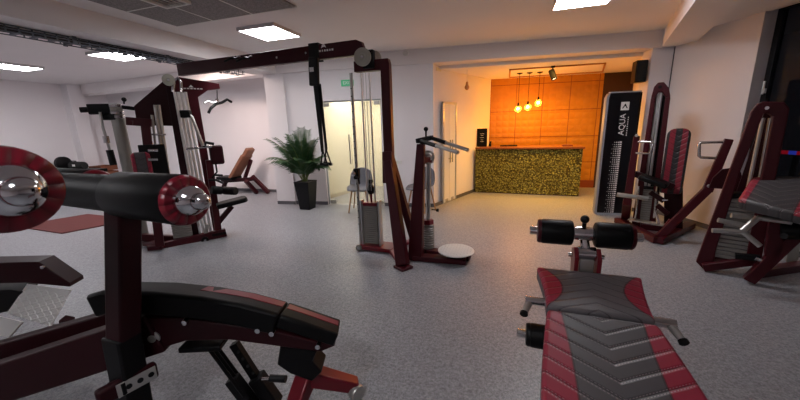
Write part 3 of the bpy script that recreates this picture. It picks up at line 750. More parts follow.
h0 = TB+V((-.43, -.0195, 0))
for i in range(20): b.cyl(h0+V((0, 0, .35+.09*i)), h0+V((0, -.003, .35+.09*i)), .008, n=8)
o = b.build('rod_holes', BLKM, t); o['kind'] = 'stuff'
b = MB().box(TB+V((-.43, 0, 1.02)), (.07, .07, .14)); b.build('carriage', BLKM, t, bevel=.01)
MB().lathe(TB+V((-.43, -.035, 1.03)), (-.2, -1, 0), [(0, 0), (.012, 0), (.012, .03), (.03, .035), (.034, .05), (.02, .065), (0, .066)], 16).build('carriage_knob', CHROME, t)
MB().tube([TB+V((-.43, -.03, .99)), TB+V((-.38, -.06, .97)), TB+V((-.37, -.06, .90))], .014, 8).build('cable_hook', BLKM, t)
MB().lathe(sc_+V((0, 0, .74)), (0, 0, 1), [(0, 0), (.035, .01), (.05, .05), (.04, .10), (.02, .14), (.035, .17), (.03, .20), (0, .21)], 16).build('cable_end_clamp', BLKM, t)
pc = aty(362.5, 57, TB.y-.10)
pulley(pc, (.1, -1, 0), .10, t); pulley(pc+V((.10, .11, -.005)), (.1, -1, 0), .085, t)
MB().box(pc+V((.05, .06, -.02)), (.14, .06, .20)).build('pulley_housing', BLKM, t, bevel=.01)
pulley(TB+V((-.42, -.09, .045)), (.1, -1, 0), .042, t, GREYM, 'floor_pulley')
for dx in (-.0, .035): MB().cyl(sc_+V((dx-.01, -.045, .8)), sc_+V((dx-.01, -.045, 2.25)), .004, n=6).build('cable', STEEL, t)
BL, BRr = V((-4.66, 3.90, 2.505)), V((-1.60, 3.74, 2.505)); bu = (BRr-BL).normalized()
by = Z.cross(bu)
pts = [BL-Z*.085, BRr-Z*.085-bu*.06, BRr-Z*.075, BRr-Z*.04+bu*.01, BRr+Z*.05-bu*.02, BRr+Z*.08-bu*.09, BL+Z*.085]
MB().prism([p-by*.035 for p in pts], by*.07).build('overhead_beam', mat('beam_burgundy_paint', (58, 12, 20), .42, vary=.12, spec=.3), t, bevel=.006)
MB().bar(BRr-bu*.12-Z*.09+by*.02, TB+V((-.2, .03, 2.33)), .06, .10).bar(BRr-bu*.02-Z*.05+by*.02, TB+V((-.28, .03, 2.30)), .05, .08).build('beam_bracket', BLKM, t)
bf = Matrix((bu, Z, -by)).transposed().to_4x4()
def bpt(px, py): return onp(px, py, BL-by*.036, by)
lp = bpt(323.5, 46.5); bf.translation = lp
b = MB().prism([V((-.035, -.015, 0)), V((-.02, .02, 0)), V((0, .028, 0)), V((.02, .02, 0)), V((.035, -.015, 0)), V((.012, -.005, 0)), V((-.012, -.005, 0))], (0, 0, .002))
b.build('emblem', PAPER, t, frame=bf)
b = MB()
for i, w_ in enumerate((.03, .022, .03, .016, .028, .03, .022, .03)): b.box((-.125+.035*i, -.045, .001), (w_*.8, .022, .002))
b.build('small_lettering', PAPER, t, frame=bf)
for px in (238, 250):
    p = bpt(px, 61)
    MB().tube([p+Z*.03, p+Z*.03-by*.07, p+Z*.02-by*.09-bu*.03, p-Z*.01-by*.10-bu*.13], .014, 10).build('pull_up_grip', BLKM, t)
    MB().cyl(p+Z*.055, p+Z*.055-by*.02+bu*.06, .014, n=14).build('grip_bolt', CHROME, t)
for px, py in ((277, 57.5), (306, 53)): MB().cyl(bpt(px, py), bpt(px, py)-by*.008, .014, n=12).build('beam_bolt', CHROME, t)
# suspension straps over the beam
yS = (BL.lerp(BRr, .77)).y
def sp(px, py, dy=-.05): return aty(px, py, yS+dy)
p = sp(313.5, 50)
t = thing('suspension_trainer', p, 'black suspension straps with two handles looped over the overhead beam', 'suspension straps')
q = V((p.x, BL.lerp(BRr, .77).y, 2.505))
b = MB()
for dy in (-.045, .045): b.bar(q+V((0, dy, -.10)), q+V((0, dy, .10)), .14, .012, up=Y)
b.box(q+V((0, 0, .096)), (.14, .10, .014)); b.build('anchor_loop', STRAP, t, bevel=.004)
b = MB().bar(sp(313.5, 57, -.07), sp(314.5, 86, -.07), .13, .05, up=Y); b.build('folded_pouch', STRAP, t, bevel=.015)
MB().box(sp(311.5, 69.5, -.10), (.055, .006, .05)).build('label_patch', PAPER, t)
MB().bar(sp(316, 84, -.07), sp(322.5, 152, -.07), .075, .018, up=Y, w2=.035).build('left_strap', STRAP, t, bevel=.003)
MB().bar(sp(319, 84, -.05), sp(326.5, 150, -.05), .05, .016, up=Y, w2=.03).build('right_strap', STRAP, t, bevel=.003)
for (a, dy) in (((322.5, 151), -.07), ((326, 150), -.04)):
    k = sp(a[0], a[1], dy)
    h = MB().tube([k, k+V((-.035, 0, -.16)), k+V((.06, 0, -.18)), k+V((.005, 0, 0))], .010, 8).build('handle_loop', STRAP, t)
    MB().cyl(k+V((-.045, 0, -.165)), k+V((.07, 0, -.185)), .02).build('foam_handle', BLKP, h)
# ------------------------------------------------------------------ standing twister
g0 = at(414, 259)
t = thing('standing_twister_machine', g0, 'burgundy standing twist machine with a round white textured foot plate', 'exercise machine')
yT = g0.y
tp = aty(421, 144, yT)
MB().bar(g0+V((.02, 0, .0)), g0.lerp(tp, .45)+V((.01, 0, 0)), .17, .12, up=Y, w2=.14, h2=.10).bar(g0.lerp(tp, .44)+V((.01, 0, 0)), tp, .14, .10, up=Y, w2=.085, h2=.08).build('upright', BURG, t, bevel=.008)
dc = at(456, 250, .13)
e = V((dc.x, dc.y, 0))
b = MB().bar(g0+V((0, 0, .03)), V((at(466, 263).x, at(466, 263).y, .03)), .14, .06).bar(g0+V((.05, .25, .03)), e+V((.16, .05, .03)), .12, .06).bar(g0+V((0, -.02, .03)), g0+V((.05, .32, .03)), .12, .06)
b.build('base_frame', BURG, t, bevel=.006)
MB().lathe(e+V((0, 0, .055)), Z, [(0, 0), (.12, 0), (.12, .04), (.17, .05), (.17, .06), (0, .06)], 28).build('turntable', BLKM, t)
b = MB().lathe(e+V((0, 0, .112)), Z, [(0, 0), (.20, 0), (.215, .008), (.215, .018), (.20, .026), (0, .026)], 40)
dk = b.build('foot_plate', WHITE, t)
b = MB()
for i in range(-5, 6):
    for j in range(-5, 6):
        if math.hypot(i, j)*.035 < .185: b.bar(e+V((i*.035-.009, j*.035-.009*(1 if (i+j) % 2 else -1), .139)), e+V((i*.035+.009, j*.035+.009*(1 if (i+j) % 2 else -1), .139)), .007, .004)
o = b.build('tread_studs', WHITE, dk); o['kind'] = 'stuff'
# column weights
wc = at(428.5, 250, .03); wc.z = 0
for i in range(10): MB().cyl((wc.x, wc.y, .07+.031*i), (wc.x, wc.y, .07+.031*i+.026), .078, n=28).build('weight_plate', PLATEG, t, bevel=.003, seg=1)
MB().cyl((wc.x, wc.y, .385), (wc.x, wc.y, .44), .07, n=6).build('weight_head', BURGL, t, bevel=.004)
MB().cyl((wc.x, wc.y, .03), (wc.x, wc.y, .07), .05).build('weight_seat', BLKM, t)
hub = aty(428.5, 157, wc.y)
MB().cyl((wc.x, wc.y, .42), (hub.x, wc.y, hub.z-.05), .028).build('shaft', STEEL, t)
MB().lathe((wc.x+.015, wc.y, hub.z-.33), Z, [(0, 0), (.02, 0), (.02, .26), (0, .26)]).build('shaft_sleeve', GREYM, t)
b = MB().lathe(hub-V((0, .05, 0)), (.2, -1, .1), [(0, -.03), (.075, -.03), (.085, -.015), (.085, .015), (.06, .025), (.05, .05), (.02, .06), (0, .06)], 26); b.build('hub', STEEL, t)
MB().bar(tp.lerp(g0, .13), hub+V((.04, -.02, -.03)), .06, .07).build('hub_bracket', BURG, t, bevel=.006)
MB().cyl(hub+V((.1, -.03, -.65)), hub+V((.13, -.03, -.65)), .02).cyl(V((wc.x+.05, wc.y-.02, hub.z-.65)), hub+V((.11, -.03, -.65)), .006, n=8).build('selector_knob', BLKM, t)
# handlebars
ha, hb = aty(421, 141, yT-.05), aty(458, 152.5, yT-.45); hc, hd = aty(430, 137.5, yT+.10), aty(468, 150, yT-.22)
MB().cyl(ha, ha.lerp(hb, .45), .022).build('grip', BLKP, t); MB().cyl(ha.lerp(hb, .3), hb, .019).build('handlebar', STEEL, t)
MB().cyl(hc, hc.lerp(hd, .45), .022).build('grip', BLKP, t); MB().cyl(hc.lerp(hd, .3), hd, .019).build('handlebar', STEEL, t)
MB().bar(ha-V((.05, 0, 0)), hc+V((.03, 0, 0)), .05, .05).bar(tp, ha.lerp(hc, .5), .07, .07).build('handlebar_mount', BLKM, t, bevel=.006)
k = ha.lerp(hc, .55); MB().cyl(k, k+V((0, 0, .09)), .01).ball(k+V((0, 0, .11)), .026).build('adjuster_knob', BLKM, t)
# ------------------------------------------------------------------ multi gym on the left
mg = at(200, 239)
mn = V((-mg.x, -mg.y, 0)).normalized(); mx = V((-mn.y, mn.x, 0)) if V((-mn.y, mn.x, 0)).dot(V((1, 0, 0))) > 0 else V((mn.y, -mn.x, 0))
def mp(px, py, off=0.0): return onp(px, py, mg+mn*off, mn)
t = thing('multi_gym_tower', mg, 'burgundy multi-gym tower with chrome guide rods behind the big black roller', 'multi gym')
def mbar(name, a, c, w, h, m=BURG, off=0.0, w2=None, bev=.006):
    return MB().bar(mp(*a, off), mp(*c, off), w, h, up=mn, w2=w2).build(name, m, t, bevel=bev)
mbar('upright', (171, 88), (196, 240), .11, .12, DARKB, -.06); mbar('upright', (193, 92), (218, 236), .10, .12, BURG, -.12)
for a in (174.5, 178, 181.5, 185.5): MB().cyl(mp(a, 92, .06), mp(a+26.5, 238, .06), .018, n=12).build('guide_rod', ROD, t)
for a in (158, 161.5): MB().cyl(mp(a-3, 105, .2), mp(a+13, 215, .2), .020, n=12).build('guide_rod', STEEL, t)
for a in (149,): MB().cyl(mp(a+3, 115, .15), mp(a+14, 215, .15), .016, n=12).build('guide_rod', STEEL, t)
poly = [(179, 77), (219, 83.5), (220, 88.5), (208, 90), (198, 97), (203, 128), (196, 130), (186, 92), (172, 92), (168, 84)]
MB().prism([mp(a, c, .0) for a, c in poly], -mn*.10).build('top_wing', BURG, t, bevel=.004)
poly = [(169, 76), (172, 90), (176, 126), (137, 125), (134, 106)]
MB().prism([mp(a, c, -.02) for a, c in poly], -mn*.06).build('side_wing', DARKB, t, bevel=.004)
pulley(mp(168.5, 80, .12), mn, .075, t); MB().tube([mp(173, 92, .1), mp(174, 81, .1), mp(178, 78, .1), mp(181, 82, .1), mp(181.5, 92, .1)], .022, 10).build('curved_tube', CHROME, t)
e = Matrix((mx, Z, mn)).transposed().to_4x4(); e.translation = mp(191, 86.5, .002)
b = MB().prism([V((-.03, -.012, 0)), V((0, .024, 0)), V((.03, -.012, 0))], (0, 0, .002)); b.build('emblem', PAPER, t, frame=e)
b = MB(); e.translation = mp(191.5, 88.6, .002)
for i in range(7): b.box((-.12+.04*i, 0, .001), (.03, .016, .002))
b.build('small_lettering', PAPER, t, frame=e)
# base
mbar('base_beam', (158, 248), (226, 232), .12, .08, BURG, .1); mbar('base_beam', (138, 237), (200, 240), .10, .08, BURG, -.1)
MB().box(at(157, 249)+V((0, 0, .035)), (.18, .12, .07), .5).build('foot', BURG, t, bevel=.006)
weight_stack(mp(183, 234, .02)*1, .24, .16, .10, 14, .034, t, BURG, math.atan2(mx.y, mx.x))
# left red frame with small black and red back pad
mbar('front_post', (145, 120), (160, 246), .10, .10, BURG, .25); mbar('cross_beam', (126, 121), (152, 123), .10, .10, BURG, .25)
mbar('lower_cross_beam', (143, 204), (205, 204), .06, .06, BURG, .05)
for y_ in (134.5, 152): MB().cyl(mp(143, y_, .22), mp(166, y_, .22), .013).build('chrome_rung', CHROME, t)
pf = Matrix((mx, Z, mn)).transposed().to_4x4(); pf.translation = mp(142.5, 168, .36)
pad('back_pad', [(-.10, -.2)]+[(.10, -.2)]+[(.10, .17), (.06, .2), (-.06, .2), (-.10, .17)], .07, pf, pad_mat('small_chevron_pad', .055, .0, 0, -1, .07, .5, False), t)
pf2 = pf.copy(); pf2.translation = mp(154, 160, .33)
pad('black_shroud', [(-.14, -.3), (.14, -.3), (.14, .2), (-.14, .2)], .05, pf2, BLKM, t, .01)
for y_ in (150.5, 159.5): MB().cyl(mp(148, y_, .37), mp(158, y_, .37), .02).build('chrome_lever', CHROME, t)
# right side: press arm pad, seat and leg rollers
mbar('seat_post', (209, 160), (219, 236), .09, .10, BURG, .05); mbar('seat_strut', (232, 206), (217, 224), .07, .07, DARKB, .06)
b = mp(217, 155, .12); pf3 = pf.copy(); pf3.translation = b
pad('chest_pad', [(-.09, -.14), (.09, -.14), (.09, .14), (-.09, .14)], .14, pf3, DARKB, t, .03)
MB().cyl(mp(186, 149, .14), mp(212, 146.5, .14), .016).build('press_bar', CHROME, t)
MB().tube([mp(204, 147, .16), mp(206, 142.5, .16), mp(214, 144, .16)], .022).build('press_grip', BLKP, t)
MB().tube([mp(187, 113, .14), mp(192, 117, .16), mp(198, 133, .18), mp(203, 146, .18)], .022).build('press_arm', STEEL, t)
MB().box(mp(186, 114, .14), (.12, .1, .1), .5).build('arm_joint', BLKM, t, bevel=.01)
for a, c in (((213.5, 150), (217, 172)), ((217, 172), (212, 178))): MB().cyl(mp(*a, .1), mp(*c, .1), .012).build('linkage', BLKM, t)
s_ = mp(230, 203, .15)
sf = Matrix((mx, -mn, Z)).transposed().to_4x4(); sf = sf @ Matrix.Rotation(-.14, 4, 'Y'); sf.translation = mp(231, 200, .15)
pad('seat_pad', [(-.21, -.13), (.19, -.13), (.22, -.08), (.22, .08), (.19, .13), (-.21, .13)], .07, sf, BLACK, t, .02)
roller(mp(222, 190.5, .12), mp(213, 190, .15), .062, t, BLKM, False); roller(mp(224, 190.5, .12), mp(235, 191, .26), .062, t, BLKM, False)
MB().bar(mp(216, 188, .08), mp(224, 190, .12), .04, .05).build('roller_arm', BURG, t)
MB().tube([mp(209, 180, .12), mp(216, 180, .14), mp(223, 183, .16)], .018).build('side_grip', BLKP, t)
MB().cyl(mp(205, 242, .1), mp(207, 224, .1), .03).build('foot_roller', STEEL, t)
MB().bar(mp(212, 235, .12), mp(226, 232.5, .12), .05, .04).build('low_pulley_arm', BLKM, t); pulley(mp(205, 240, .16), mn, .05, t, BLKM, 'low_pulley')
# grey post with a bracket and hanging links in front of the tower
gp = at(145, 245); 
def gq(px, py, d=0.0): return onp(px, py, gp+mn*d, mn)
MB().cyl(gp+V((0, 0, 0)), V((gp.x, gp.y, gq(121, 104).z)), .075, n=28).build('grey_post', GREYM, t)
for y_ in (106, 113, 117): 
    z = gq(122, y_).z; MB().cyl((gp.x, gp.y, z-.018), (gp.x, gp.y, z+.018), .081, n=28).build('post_collar', CHROME, t, bevel=.003)
z = gq(122, 109).z
MB().bar(gq(88, 109.5), gq(119, 108.5), .10, .13).bar(gq(118, 106.5), gq(160, 112), .05, .05).build('top_bracket', BLKM, t, bevel=.01)
MB().cyl(gq(80, 110), gq(100, 109), .035).build('bracket_end', BLKM, t)
MB().ball(gq(124, 99.5), .03).cyl(gq(124, 104), gq(124, 99), .01).build('pull_pin', BLKM, t)
MB().box(gq(111, 117), (.16, .1, .08), .4).build('swivel_block', BLKM, t, bevel=.01)
MB().tube([gq(100, 112, .05), gq(102, 122, .05), gq(103, 128, .05), gq(107, 140, .05), gq(110, 152, .05), gq(115, 165, .05)], .016, 8).build('hanging_links', STEEL, t)
MB().cyl(gq(105.5, 136, .05), gq(107, 143, .05), .035).build('link_collar', CHROME, t)
MB().cyl(gq(109.5, 150, .05), gq(113.5, 165, .05), .04).build('black_handle', BLKP, t)
mbar('post_tie', (126, 122), (133, 123), .06, .06, BURG, .3)
b = MB().bar(gp+V((0, 0, .03)), mp(160, 243, .2)*1+V((0, 0, .0)), .10, .06); b.build('post_base', BURG, t)
# lat bar hanging under the wing
k = mp(217, 90, -.05)
t = thing('lat_pulldown_bar', mp(217, 102, -.05), 'black angled pull-down bar hanging from the right wing of the multi-gym', 'pulldown bar')
MB().cyl(k, mp(217.3, 101, -.05), .006, n=8).build('cable', BLKM, t)
MB().tube([mp(208.5, 113, .1), mp(211, 108, .08), mp(216, 104, -.02), mp(222, 102.5, -.1), mp(227, 99.5, -.2), mp(231.5, 102, -.24)], .02, 10).build('bar', BLKP, t)
MB().cyl(mp(217, 99, -.05), mp(217.5, 104, -.05), .022).build('swivel', CHROME, t)
MB().tube([mp(204, 103, .05), mp(208, 101, .0), mp(213, 103, -.02), mp(218, 101, -.05)], .014, 8).build('chrome_crossbar', STEEL, t)
# ------------------------------------------------------------------ far bench with tan pads
yF = 6.55
def fp(px, py, dy=0.0): return aty(px, py, yF+dy)
fb = fp(250, 193)
t = thing('tan_padded_bench', V((fb.x, yF, 0)), 'tan-padded exercise bench with burgundy legs against the far left wall', 'exercise bench')
def fbar(name, a, c, w, h, m=BURG, d=0.0): return MB().bar(fp(*a, d), fp(*c, d), w, h, up=Y).build(name, m, t, bevel=.006)
l1, l2 = fp(246, 181, -.2), at(257, 193.6); MB().bar(l1, l2+V((0, 0, .02)), .08, .09, up=Y).build('leg', BURG, t, bevel=.006)
l1, l2 = fp(252, 176, .15), at(269, 193.6); MB().bar(l1, l2+V((0, 0, .02)), .08, .09, up=Y).build('leg', BURG, t, bevel=.006)
fbar('frame_beam', (222, 181), (253, 179), .09, .09, DARKB); fbar('front_post', (226, 181), (222, 191.5), .08, .08, DARKB); fbar('back_support', (244, 181), (251, 160), .07, .07, BURG, .1)
MB().bar(fp(252, 178, -.25), fp(252, 178, .2), .07, .07).build('cross_tie', BURG, t)
MB().bar(fp(234, 177.5), fp(247, 155), .34, .09, up=fp(234, 177)-fp(244, 181)).build('backrest', TAN, t, bevel=.025, seg=3)
MB().bar(fp(246.5, 156), fp(250.5, 148.5), .26, .10, up=fp(234, 177)-fp(244, 181)).build('headrest', TAN, t, bevel=.03, seg=3)
MB().bar(fp(221, 177.5), fp(237, 178), .34, .08).build('seat', BLACK, t, bevel=.02, seg=3)
MB().cyl(fp(215, 175, -.2), fp(222, 175.5, -.2), .03).build('side_handle', BLKP, t)
# ------------------------------------------------------------------ press machine on the right
pb_ = at(645, 229)
t = thing('chest_press_machine', pb_, 'burgundy press machine with tall black and red back pad beside the black cabinet', 'exercise machine')
pn = V((-.35, -.94, 0)).normalized(); pxv = V((-pn.y, pn.x, 0))
if pxv.x < 0: pxv = -pxv
def pp(px, py, off=0.0): return onp(px, py, pb_+pn*off, pn)
def pbar(name, a, c, w, h, m=BURG, off=0.0, w2=None, off2=None): return MB().bar(pp(*a, off), pp(*c, off if off2 is None else off2), w, h, up=pn, w2=w2).build(name, m, t, bevel=.007)
# shroud: two cheeks joined by a rounded head
ch = [(651, 98), (654, 87), (658, 82.5), (664, 82), (669, 88), (670.5, 97)]
MB().prism([pp(a, c) for a, c in ch]+[pp(665.5, 97), pp(662, 92), pp(658.5, 92), pp(655.5, 97)], -pn*.16).build('tower_head', BURG, t, bevel=.008)
MB().prism([pp(651, 98), pp(655.8, 97), pp(640, 215), pp(640, 229), pp(631, 229)], -pn*.16).build('left_cheek', BURG, t, bevel=.008)
MB().prism([pp(665.5, 97), pp(670.5, 97), pp(658, 200), pp(655, 230), pp(648, 231)], -pn*.16).build('right_cheek', BURG, t, bevel=.008)
MB().prism([pp(655, 95, -.12), pp(667, 95, -.12), pp(652, 229, -.12), pp(636, 229, -.12)], -pn*.02).build('back_plate', BLKM, t)
MB().cyl(pp(660, 87), pp(660, 87, .02), .02).build('head_bolt', BLKM, t)
for a, c in ((656.8, 641), (660, 645.5)): MB().cyl(pp(a+1.3, 93, -.06), pp(c-2, 228, -.06), .019, n=12).build('guide_rod', ROD, t)
wsx = pp(645, 229, -.06)
weight_stack((wsx.x, wsx.y, 0), .22, .10, .10, 15, .033, t, BLKM, math.atan2(pxv.y, pxv.x))
for a in (638.5, 657): MB().cyl(pp(a+.3, 186, .03), pp(a-3, 218, .03), .016).build('chrome_post', CHROME, t)
# base
f1, f2 = at(617, 223), at(657, 244)
MB().bar(f1+V((0, 0, .05)), f2+V((0, 0, .05)), .10, .08).build('base_beam', BURG, t, bevel=.006)
MB().bar(f2+V((0, 0, .05)), at(690, 228)+V((0, 0, .05)), .12, .08).build('base_beam', BURG, t, bevel=.006)
MB().bar(at(640, 229)+V((0, 0, .05)), at(682, 234)+V((0, 0, .05)), .10, .08).build('base_beam', BURG, t, bevel=.006)
MB().bar(pp(629, 219, .22), pp(664, 225, .30), .10, .02).build('chrome_foot_bar', STEEL, t)
# front-left press arm with handle
a0_, a1_ = pp(627, 205, .25), pp(637, 136, .25)
MB().bar(a0_, a1_, .10, .08, up=pn, w2=.07).build('left_press_arm', BURG, t, bevel=.007)
MB().bar(at(625, 223)+V((0, 0, .02)), a0_+V((0, 0, .05)), .11, .09, up=pn).build('left_arm_post', BURG, t, bevel=.007)
MB().tube([pp(638, 141.5, .28), pp(650, 142, .32), pp(653, 143.5, .33), pp(651, 152, .33), pp(648.5, 153.5, .32), pp(636, 153, .28)], .016).build('left_handle', CHROME, t)
MB().cyl(pp(636.5, 135.5, .30), pp(636.5, 135.5, .33), .02).build('arm_bolt', CHROME, t)
MB().cyl(pp(617, 194.5, .42), pp(648, 198.5, .36), .03).build('chrome_lever', STEEL, t)
# seat cross arm and seat
pbar('seat_arm', (631, 172.5), (674, 187), .08, .09, DARKB, .18)
MB().bar(pp(640, 176, .30), pp(668, 186, .34), .26, .07, up=Z).build('seat', BLACK, t, bevel=.025, seg=3)
MB().prism([pp(664, 188, .05), pp(683, 188, .05), pp(683, 236, .05), pp(664, 238, .05)], -pn*.22).build('seat_column', DARKB, t, bevel=.008)
bc = pp(675, 161, .06)
ax_ = pxv; up_ = (pp(683, 132, .06)-pp(671.5, 187, .06)); up_ = (Z*.985+ax_*.10 + -pn*.12).normalized()
pfr = frame(bc, ax_, up_)
ol = [(-.11, -.45), (.11, -.45), (.125, -.4), (.125, .34)] + arc((.035, .35), 0, math.pi/2, .09, 5) + arc((-.035, .35), math.pi/2, math.pi, .09, 5) + [(-.125, .34), (-.125, -.4)]
pad('back_pad', ol, .09, pfr, pad_mat('tall_chevron_pad', .032, .0, 0, -1, .075, .7, False, (132, 20, 42), (30, 28, 30), .095), t, .022)
MB().bar(bc-pfr.to_3x3().col[2]*.12-Z*.35, bc-pfr.to_3x3().col[2]*.12+Z*.25, .10, .06, up=pn).build('pad_support', BURG, t)
# right press arm
MB().bar(pp(655, 241, .52), pp(708, 189, .50), .09, .10, up=pn).build('right_arm_link', BURG, t, bevel=.007)
MB().bar(pp(707, 191, .50), pp(729, 139, .50), .10, .09, up=pn, w2=.075).build('right_press_arm', BURG, t, bevel=.007)
MB().tube([pp(726, 142, .52), pp(700.5, 142.5, .55), pp(699, 144, .55), pp(699, 156, .55), pp(701, 157.5, .55), pp(719, 158.5, .52)], .016).build('right_handle', CHROME, t)
MB().prism([pp(709, 188, .62), pp(713, 178, .62), pp(722, 169.5, .62), pp(733, 168, .62), pp(741, 172, .62), pp(744, 185, .62), pp(736, 195, .62), pp(722, 189, .62)], -pn*.05).build('cam_plate', DARKB, t, bevel=.005)
MB().cyl(pp(709, 186, .52), pp(709, 186, .55), .02).build('pivot_bolt', CHROME, t)
for a, c in (((657, 205), (668, 214)), ((650, 192), (664, 201))): MB().bar(pp(*a, .3), pp(*c, .3), .06, .06, up=pn).build('linkage', DARKB, t, bevel=.004)
MB().cyl(pp(655, 210, .34), pp(659, 224, .34), .018).build('adjuster', CHROME, t); MB().cyl(pp(662, 200, .34), pp(668, 200, .34), .014).build('adjuster', CHROME, t)
MB().bar(pp(665, 228, .45), pp(671, 220, .45), .05, .07, up=pn).build('red_latch', BURGL, t, bevel=.005)
# ------------------------------------------------------------------ leg machine at the right edge
lb = at(702, 270); ln = V((.45, -.89, 0)).normalized()
lu = (at(757, 262)-lb); lu.z = 0; lu.normalize(); ln = V((-.40, -.916, 0)); lu = V((.916, -.40, 0))
def lp_(px, py, off=0.0): return onp(px, py, lb+ln*off, ln)
t = thing('leg_curl_machine', lb, 'burgundy leg machine at the right edge with a chevron seat and chrome levers', 'exercise machine')
MB().prism([lp_(696, 262), lp_(703, 269), lp_(713, 268), lp_(716, 250), lp_(741, 170), lp_(764, 113), lp_(757, 104), lp_(751, 112)], -ln*.07).build('left_cheek', BURG, t, bevel=.008)
MB().prism([lp_(757, 104), lp_(763, 101.5), lp_(785, 102), lp_(790, 109), lp_(788, 117), lp_(774, 117), lp_(769, 113), lp_(763.5, 114)], -ln*.16).build('tower_head', BURG, t, bevel=.01)
MB().prism([lp_(773, 116), lp_(789, 113), lp_(776, 178), lp_(762, 258), lp_(745, 262), lp_(757, 200)], -ln*.14).build('right_cheek', BURG, t, bevel=.008)
MB().prism([lp_(764, 113, -.2), lp_(775, 113, -.2), lp_(752, 258, -.2), lp_(712, 262, -.2)], -ln*.02).build('back_plate', DARKB, t)
MB().cyl(lp_(767, 108), lp_(767, 108, .02), .015).build('head_bolt', CHROME, t)
for a, c in ((763, 734), (770.5, 747)): MB().cyl(lp_(a, 118, -.1), lp_(c, 255, -.1), .016, n=12).build('guide_rod', ROD, t)
q0, q1 = lp_(730, 258, -.08), lp_(748, 199, -.08); ld = (q1-q0)
fr_ = frame(q0, lu, ld)
b = MB().box((0, 0, 0), (.01, .01, .01)); b.bm.free()
n_ = 15
for i in range(n_):
    MB().box((0, ld.length*(i+.5)/n_, 0), (.24, ld.length/n_-.008, .12)).build('weight_plate', PLATEG, t, bevel=.003, seg=1, frame=fr_)
MB().box((0, ld.length+.03, 0), (.25, .05, .13)).build('weight_stack_head', BLKM, t, bevel=.005, frame=fr_)
MB().bar(lb+V((.0, 0, .04)), lp_(757, 262, -.05)+V((0, 0, .03)), .12, .08).build('base_beam', BURG, t, bevel=.006)
# seat frame: A-shaped post pair under the pad
s0_ = at(748, 283); s1_ = onp(777, 232, s0_, ln)
MB().bar(s0_+V((0, 0, .03)), onp(797, 234, s0_, ln), .09, .10, up=ln).build('front_leg', BURG, t, bevel=.007)
MB().bar(onp(772, 256, s0_, ln), onp(778, 211, s0_, ln), .10, .10, up=ln).build('seat_post', BURG, t, bevel=.007)
MB().bar(at(757, 276)+V((0, 0, .04)), at(812, 268)+V((0, 0, .04)), .10, .08).build('floor_beam', BURG, t, bevel=.006)
MB().bar(at(790, 265)+V((0, 0, .04)), onp(796, 232, at(790, 265), ln), .08, .08, up=ln).build('grey_stand', GREYM, t, bevel=.005)
zs = .80
A_, B_, C_, D_ = at(737, 201, .843), at(752, 174, 1.046), at(822, 177, 1.046), at(808, 213, .843)
cx_ = (A_+B_+C_+D_)/4
sfr = frame(cx_, (C_+D_)-(A_+B_), (B_+C_)-(A_+D_))
iv = sfr.inverted(); ol = [(iv @ p_) for p_ in (A_, D_, C_, B_)]
WS = min(abs(p_.x) for p_ in ol)+.03
pad('seat_pad', [(p_.x, p_.y) for p_ in ol], .11, sfr, pad_mat('seat_chevron_pad', WS-.085, .0, 0, 1, .085, -.8, True, (150, 30, 52), (66, 64, 66)), t, .03)
MB().bar(cx_-V((0, 0, .13))-(C_-B_)*.4, cx_-V((0, 0, .13))+(C_-B_)*.4, .16, .05).build('seat_rail', BLKM, t, bevel=.006)
MB().bar(onp(778, 213, s0_, ln), cx_-V((0, 0, .14)), .10, .09, up=ln).build('seat_neck', BURG, t)
def ll(px, py, d=.0): return onp(px, py, s0_+ln*d, ln)
b0_ = ll(756, 218, .12)
MB().cyl(ll(731, 215.5, .15), ll(760, 218.5, .1), .022).build('chrome_lever', STEEL, t); MB().cyl(ll(757, 217.5, .1), ll(792, 222.5, .1), .024).build('chrome_lever', STEEL, t)
MB().cyl(ll(718, 220, .2), ll(747, 226, .15), .022).build('chrome_lever', STEEL, t); MB().cyl(ll(712, 230.5, .25), ll(743, 231.5, .2), .022).build('chrome_lever', STEEL, t)
MB().cyl(ll(742, 231, .2), ll(760, 246, .2), .022).build('chrome_lever', STEEL, t); MB().cyl(ll(742, 231, .2), ll(758, 217.5, .12), .026).build('lever_spine', STEEL, t)
MB().bar(ll(735, 256, .0), ll(760, 258, .0), .06, .05).build('low_link', BLKM, t); MB().cyl(ll(755, 258, .02), ll(763, 261, .02), .02).build('chrome_link', CHROME, t)
roller(ll(780, 231, .05), ll(815, 231, .05), .075, t, BLKM, False)
MB().cyl(ll(784, 236, .1), ll(784, 236, .14), .025).build('knob', BLKP, t)
# ------------------------------------------------------------------ bench in front, right of centre
bo = V((.497, 1.735, 0)); byaw = math.radians(-1.5)
bx_ = V((math.cos(byaw), math.sin(byaw), 0)); by_ = V((-math.sin(byaw), math.cos(byaw), 0))
def bq(x, y, z): return bo + bx_*x + by_*y + V((0, 0, z))
t = thing('adjustable_bench', bo, 'black and red chevron-padded adjustable bench in the right foreground', 'exercise bench')
zh, zf, zn = .625, .70, .52
ffr = frame(bq(0, .0, zh), bx_, by_*.37+Z*(zf-zh))
Lf = math.hypot(.37, zf-zh)
def side(w0, w1, wm, y0, y1, n=8):
    r = []
    for i in range(n+1):
        u = i/n; r.append((w0*(1-u)**2+2*wm*u*(1-u)+w1*u*u, y0+(y1-y0)*u))
    return r
rs = side(.248, .286, .245, .008, Lf); pts = rs + [(-x, y) for x, y in rs[::-1]]
pad('seat_pad', pts, .10, ffr, pad_mat('bench_seat_chevron', .155, 3.2, .19, 1, .058, .42, False, (160, 36, 64), (104, 100, 103)), t, .02)
nfr = frame(bq(0, .0, zh), bx_, by_*.55+Z*(zh-zn)*1.0)
rs = side(.318, .248, .32, -.95, -.008); pts = rs + [(-x, y) for x, y in rs[::-1]]
